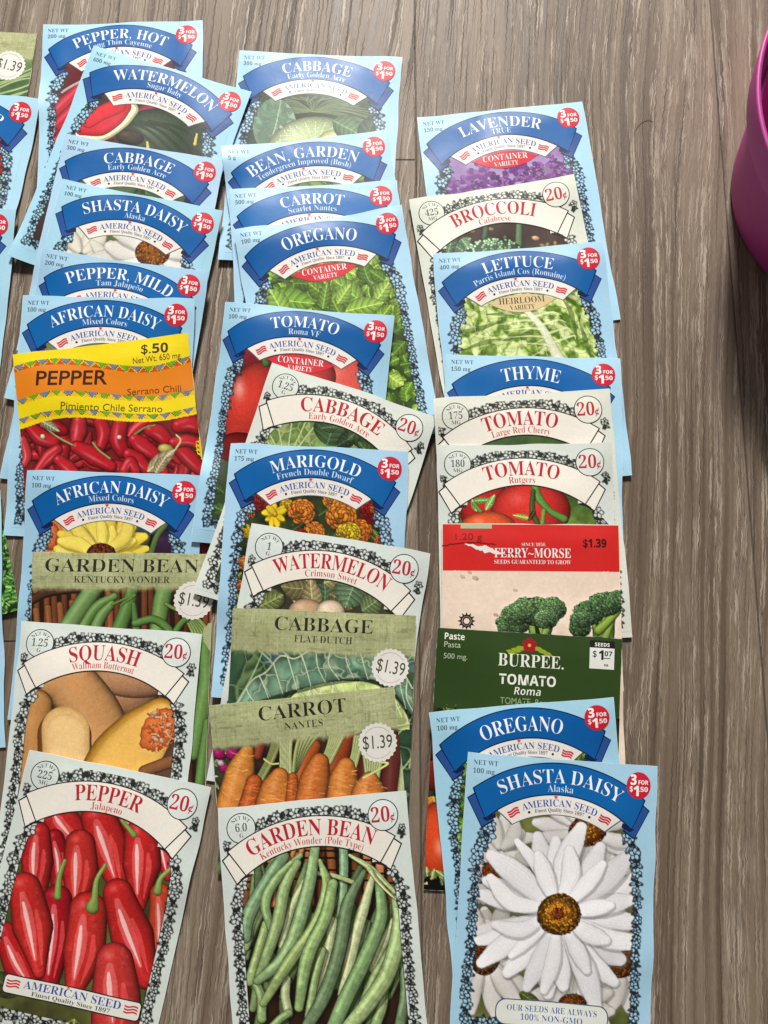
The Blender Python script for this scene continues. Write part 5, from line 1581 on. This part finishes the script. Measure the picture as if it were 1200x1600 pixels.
# the yellow pepper packet
k = PK['A7']
make_body(k, 'yellow and orange packet of serrano chili pepper with zigzag bands', (232, 208, 18), GLOSSY)
A = Art(k, 77); U, V = A.U, A.V
p_serrano(A); A.grade()
def wave(xs, ys):
    P = Art.spline(list(zip(xs, ys)), 80)
    return np.interp(U[0], P[:, 0], P[:, 1])[None, :]
xs = (0, .18, .36, .62, .80, 1.)
w1 = wave(xs, (.088, .066, .090, .160, .184, .152)); w2 = wave(xs, (.285, .262, .280, .335, .362, .345))
w3 = wave(xs, (.392, .372, .385, .442, .468, .446)); w4 = wave(xs, (.432, .404, .412, .470, .490, .470))
YE, ORG = np.array((234, 210, 18.)), np.array((222, 128, 24.))
A.C = np.where((V < w4)[..., None], YE, A.C)
A.C = np.where(((V > w1) & (V < w2))[..., None], ORG, A.C)
def zigzag(w, hgt, up):
    per = .066; q = (V - w) / hgt
    ph = np.mod(U, per) / per; tri = 1 - np.abs(2 * ph - 1); kind = np.floor(U / per).astype(int)
    inb = (q > 0) & (q < 1)
    A.C = np.where(inb[..., None], np.array((236, 206, 30.)), A.C)
    pal = np.array([(112, 122, 146), (108, 160, 28), (200, 70, 26)], float)
    ins = inb & (q < tri * 1.1 - .12); outs = inb & (q > tri * 1.1 + .22)
    A.C = np.where(ins[..., None], pal[kind % 2] * (1 + .12 * (A.noise(80, None, 1)[..., None] - .5)), A.C)
    A.C = np.where(outs[..., None], pal[2] if up else np.array((232, 180, 30.)), A.C)
    st = inb & (np.abs(q - (tri * 1.1)) < .17) & ((np.floor(U * 125).astype(int) + np.floor(V * 125).astype(int)) % 2 == 0)
    A.C = np.where(st[..., None], np.array((50, 44, 18.)), A.C)
zigzag(w1 - .018, .036, True); zigzag(w2 - .02, .032, False); zigzag(w3 - .02, .032, False)
A.K = np.where(V > w4, 1, 3); m = A.K == 3
A.K[:] = np.where(m, 3, 1)
m1 = ~m; m1[:-1] |= m1[1:]
A.K = np.where(m1, 1, 0); lay_art(k, A, (('picture', 1, None),))
m3 = m; m3 = m3 & True
A.K = np.where(m3, 3, 0); lay_art(k, A, (('zigzag_header', 3, None),))
S = Sheet(k); BR = (52, 30, 14)
S.text('$.50', 'bold', .725, .088, .057, (56, 44, 12), 4., width=.155, rot=4)
S.text('Net Wt. 650 mg', 'sans', .675, .141, .034, (80, 66, 16), 4., width=.272, rot=0)
S.text('PEPPER', 'sans_fat', .118, .196, .082, (60, 30, 14), 4., width=.40, rot=6, shear=.05)
S.text('Serrano Chili', 'sans', .625, .318, .038, (104, 56, 14), 4., width=.305, rot=3)
S.text('Pimiento Chile Serrano', 'sans', .245, .350, .040, (88, 74, 18), 4., width=.575, rot=9.2)
S.build('title_text', k.obj, k.mat)

blue_packet(PK['A8'], 'blue AFRICAN DAISY packet showing a yellow daisy, above the garden bean packet', 'AFRICAN DAISY', .67, 'Mixed Colors', .26, '100 mg', p_gerbera)
linen_packet(PK['A9'], 'sage green packet reading GARDEN BEAN in black with beans in a basket', 'GARDEN BEAN', .85, 'KENTUCKY WONDER', .535, p_bean_linen, .90, .262, .105, .19, .106)
cream_packet(PK['A10'], 'grey white packet reading SQUASH in red with cut butternut squashes', 'SQUASH', .39, 'Waltham Butternut', .34, '1.25', 'G', p_squash)
cream_packet(PK['A11'], 'grey white packet with a pile of red jalapeno peppers, lowest of the left column', 'PEPPER', .37, 'Jalapeno', .17, '225', 'MG', p_jalapeno, foot=True)

blue_packet(PK['B2'], 'blue seed packet reading BEAN, GARDEN', 'BEAN, GARDEN', .69, 'Tendergreen Improved (Bush)', .58, '5 g', p_beans_green, tilt=-2)
blue_packet(PK['B3'], 'blue CARROT packet of which only the banner top shows', 'CARROT', .38, 'Scarlet Nantes', .29, '500 mg', p_none)
blue_packet(PK['B4'], 'blue OREGANO packet with a wide view of green leaves, in the middle column', 'OREGANO', .45, None, 0, '100 mg', p_oregano_b, tag='CONTAINER')
blue_packet(PK['B5'], 'blue TOMATO packet with long red tomatoes, in the middle column', 'TOMATO', .40, 'Roma VF', .185, '100 mg', p_roma, tag='CONTAINER')
cream_packet(PK['B6'], 'tilted white CABBAGE packet priced 20 cents over the blue tomato packet', 'CABBAGE', .50, 'Early Golden Acre', .37, '1.25', 'G', p_cabbage_c, paper=(216, 223, 215))
blue_packet(PK['B7'], 'blue MARIGOLD packet with orange and yellow blooms', 'MARIGOLD', .51, 'French Double Dwarf', .43, '175 mg', p_marigold)
cream_packet(PK['B8'], 'white WATERMELON packet in red lettering, below the marigold packet', 'WATERMELON', .66, 'Crimson Sweet', .29, '1', 'G', p_melon_b)
linen_packet(PK['B9'], 'sage green CABBAGE packet with large veined cabbage leaves', 'CABBAGE', .535, 'FLAT DUTCH', .315, p_cabbage_d, .87, .285, .1, .215, .108)
linen_packet(PK['B10'], 'sage green CARROT packet with a row of orange carrots', 'CARROT', .47, 'NANTES', .205, p_carrot, .885, .283, .102, .215, .105, 2)
cream_packet(PK['B11'], 'white GARDEN BEAN packet full of long green beans, lowest of the middle column', 'GARDEN BEAN', .70, 'Kentucky Wonder (Pole Type)', .56, '6.0', 'G', p_beans)

blue_packet(PK['C1'], 'blue LAVENDER packet with purple flowers, at the top of the right column', 'LAVENDER', .50, 'TRUE', .115, '150 mg', p_lavender, tag='CONTAINER')
cream_packet(PK['C2'], 'white BROCCOLI packet between the lavender and lettuce packets', 'BROCCOLI', .52, 'Calabrese', .19, '425', 'MG', p_broccoli_cut, paper=(216, 221, 208))
blue_packet(PK['C3'], 'blue LETTUCE packet with crinkled pale green leaves', 'LETTUCE', .42, 'Parris Island Cos (Romaine)', .55, '400 mg', p_lettuce, tag='HEIRLOOM')
blue_packet(PK['C4'], 'blue seed packet reading THYME, mostly covered by a white tomato packet', 'THYME', .335, None, 0, '150 mg', p_none)
cream_packet(PK['C5'], 'upper white TOMATO packet, its picture hidden, lying over the thyme packet', 'TOMATO', .43, 'Large Red Cherry', .335, '175', 'MG', p_cherry, paper=(220, 222, 210))
cream_packet(PK['C6'], 'lower white TOMATO packet with a round red tomato picture', 'TOMATO', .435, 'Rutgers', .15, '180', 'MG', p_rutgers, paper=(214, 222, 215))

# red and cream broccoli packet with a torn front
k = PK['C7']
make_body(k, 'torn red and cream packet with two broccoli heads', (226, 206, 188), MATTE)
A = Art(k, 21); U, V = A.U, A.V
A.C[:] = (226, 206, 188); A.C *= (1 + .03 * (A.noise(9, None, 3) - .5))[..., None]
for x, y, r, c in ((742, 904, 3, (206, 180, 152)), (722, 902, 2.4, (206, 180, 152)), (733, 895, 2, (206, 180, 150)), (774, 961, 2.4, (206, 160, 140)), (804, 923, 2, (206, 184, 160))):
    A.blob(x, y, r * 1.6, r, 20, c, hl=0, amb=.9, rough=.1)
p_ferry(A); A.grade(amt=.03)
A.K[V > .262] = 1
lay_art(k, A, (('picture', 1, None),))
S = Sheet(k)
S.rect(0.004, .004, .996, .266, (206, 36, 34), 1.3)
S.text('1.20 g', 'sans', .075, .092, .036, (128, 22, 22), 4., width=.15); S.text('$1.39', 'heavy', .792, .128, .046, (44, 14, 14), 4., width=.132)
S.text('SINCE 1856', 'serif_thin', .512, .126, .018, (240, 226, 220), 4., width=.132, align='c')
S.text('FERRY~MORSE', 'serif', .508, .190, .052, (246, 240, 236), 4., width=.43, align='c')
S.text('SEEDS GUARANTEED TO GROW', 'serif_thin', .508, .226, .0225, (242, 232, 226), 4., width=.43, align='c')
S.rect(.105, .002, .28, .028, (172, 184, 148), 4.)
S.build('red_header', k.obj, k.mat)
S = Sheet(k); rr = random.Random(4)     # torn strip: white paper core shows
us = np.linspace(.125, .36, 22)
mid = .118 + .055 * (us - .125) / .235 + np.array([rr.uniform(-.004, .004) for _ in us])
hw = np.interp(us, (.125, .19, .24, .30, .36), (.001, .012, .02, .010, .001)) * np.array([rr.uniform(.6, 1.2) for _ in us])
S.strip(us, mid - hw, mid + hw, (236, 226, 218), 4.6)
us = np.linspace(.0, .3, 24); m2 = .128 - .02 * np.sin(us * 9) + np.array([rr.uniform(-.003, .003) for _ in us])
S.strip(us, m2 - .003, m2 + .003, (110, 22, 22), 4.3, 1)
us = np.linspace(.2, .45, 16); m2 = .135 + .11 * (us - .2) + np.array([rr.uniform(-.002, .002) for _ in us])
S.strip(us, m2 + .012, m2 + .016, (120, 24, 24), 4.3, 1)
S.build('torn_patch', k.obj, k.mat, 'torn strip showing white paper core')
S = Sheet(k); cu, cv = .136, .545; K = (40, 36, 34)
for i in range(12):
    a = i * math.pi / 6; a0, a1 = a - .2, a + .2
    S.poly([(cu + .034 * math.sin(a0), cv - .034 * math.cos(a0)), (cu + .05 * math.sin(a), cv - .05 * math.cos(a)), (cu + .034 * math.sin(a1), cv - .034 * math.cos(a1))], K, 3.2)
S.ring(cu, cv, .016, .024, K, 3.2); S.ring(cu, cv, .026, .035, K, 3.2, n=24)
S.build('sun_symbol', k.obj, k.mat)

# dark green tomato packet
k = PK['C8']
make_body(k, 'dark green TOMATO packet with a small white price box', (48, 70, 30), GLOSSY, (190, 190, 170))
A = Art(k, 23); p_burpee(A); A.grade(); A.K[A.V > .40] = 1; lay_art(k, A, (('picture', 1, None),))
S = Sheet(k); W = (232, 234, 222)
S.rect(.002, .003, .998, .425, (46, 70, 28), 1.3)
S.text('Paste', 'bold', .040, .060, .034, W, 5.5, width=.108); S.text('Pasta', 'sans', .040, .102, .030, (190, 200, 176), 5.5, width=.088)
S.text('500 mg.', 'sans', .040, .162, .028, (186, 196, 172), 5.5, width=.128)
S.text('BURPEE', 'serif', .335, .182, .066, W, 5.5, width=.335); S.disc(.683, .178, .006, W, 5.5, 10)
S.text('TOMATO', 'bold', .497, .278, .054, W, 5.5, width=.305, align='c'); S.text('Roma', 'semi', .497, .330, .040, W, 5.5, width=.14, align='c', shear=.15)
S.text('TOMATE  Roma', 'sans', .495, .382, .034, (150, 170, 128), 5.5, width=.28, align='c')
for i in range(6):
    sg = -1 if i < 3 else 1; j = i % 3
    u0, v0 = .5 + sg * (.045 + .026 * j), .083 + .012 * j
    a = sg * (.35 + .18 * j); c, s_ = math.cos(a * .4), math.sin(a * .4)
    P = [(-.03, 0), (-.012, -.012), (.012, -.012), (.032, 0), (.012, .010), (-.012, .010)]
    S.poly([(u0 + x * c - y * s_, v0 + (x * s_ + y * c) * sg) for x, y in P], (142, 160, 40), 3.6 + .1 * j)
for i in range(5):
    a = i * 2 * math.pi / 5
    S.disc(.5 + .021 * math.sin(a), .066 - .021 * math.cos(a), .020, (152, 28, 36), 4.2 + .1 * i, 14)
S.disc(.5, .066, .009, (214, 170, 50), 5., 12)
S.build('green_header', k.obj, k.mat)
S = Sheet(k)
S.rect(.826, .018, .960, .168, (226, 228, 222), 4.4); S.rect(.826, .018, .960, .056, (26, 26, 24), 5.2)
S.text('SEEDS', 'bold', .893, .048, .019, (232, 232, 226), 6., width=.08, align='c'); S.text('$', 'bold', .842, .105, .034, (30, 30, 28), 5.4); S.text('1', 'heavy', .874, .118, .05, (30, 30, 28), 5.4)
S.text('07', 'bold', .906, .098, .026, (30, 30, 28), 5.4, width=.042); S.text('ea.', 'bold', .905, .152, .014, (30, 30, 28), 5.4); S.rect(.902, .108, .938, .112, (30, 30, 28), 5.4)
S.build('price_box', k.obj, k.mat)

blue_packet(PK['C9'], 'blue OREGANO packet lying under the large Shasta daisy packet at bottom right', 'OREGANO', .455, None, 0, '100 mg', p_oregano)
blue_packet(PK['C10'], 'blue SHASTA DAISY packet with a big white daisy, fully uncovered at the bottom right', 'SHASTA DAISY', .665, 'Alaska', .135, '100 mg', p_shasta, foot=True)
print('packets built in %.1f s, %d faces' % (time.time() - T0, sum(len(o.data.polygons) for o in bpy.data.objects if o.type == 'MESH')))
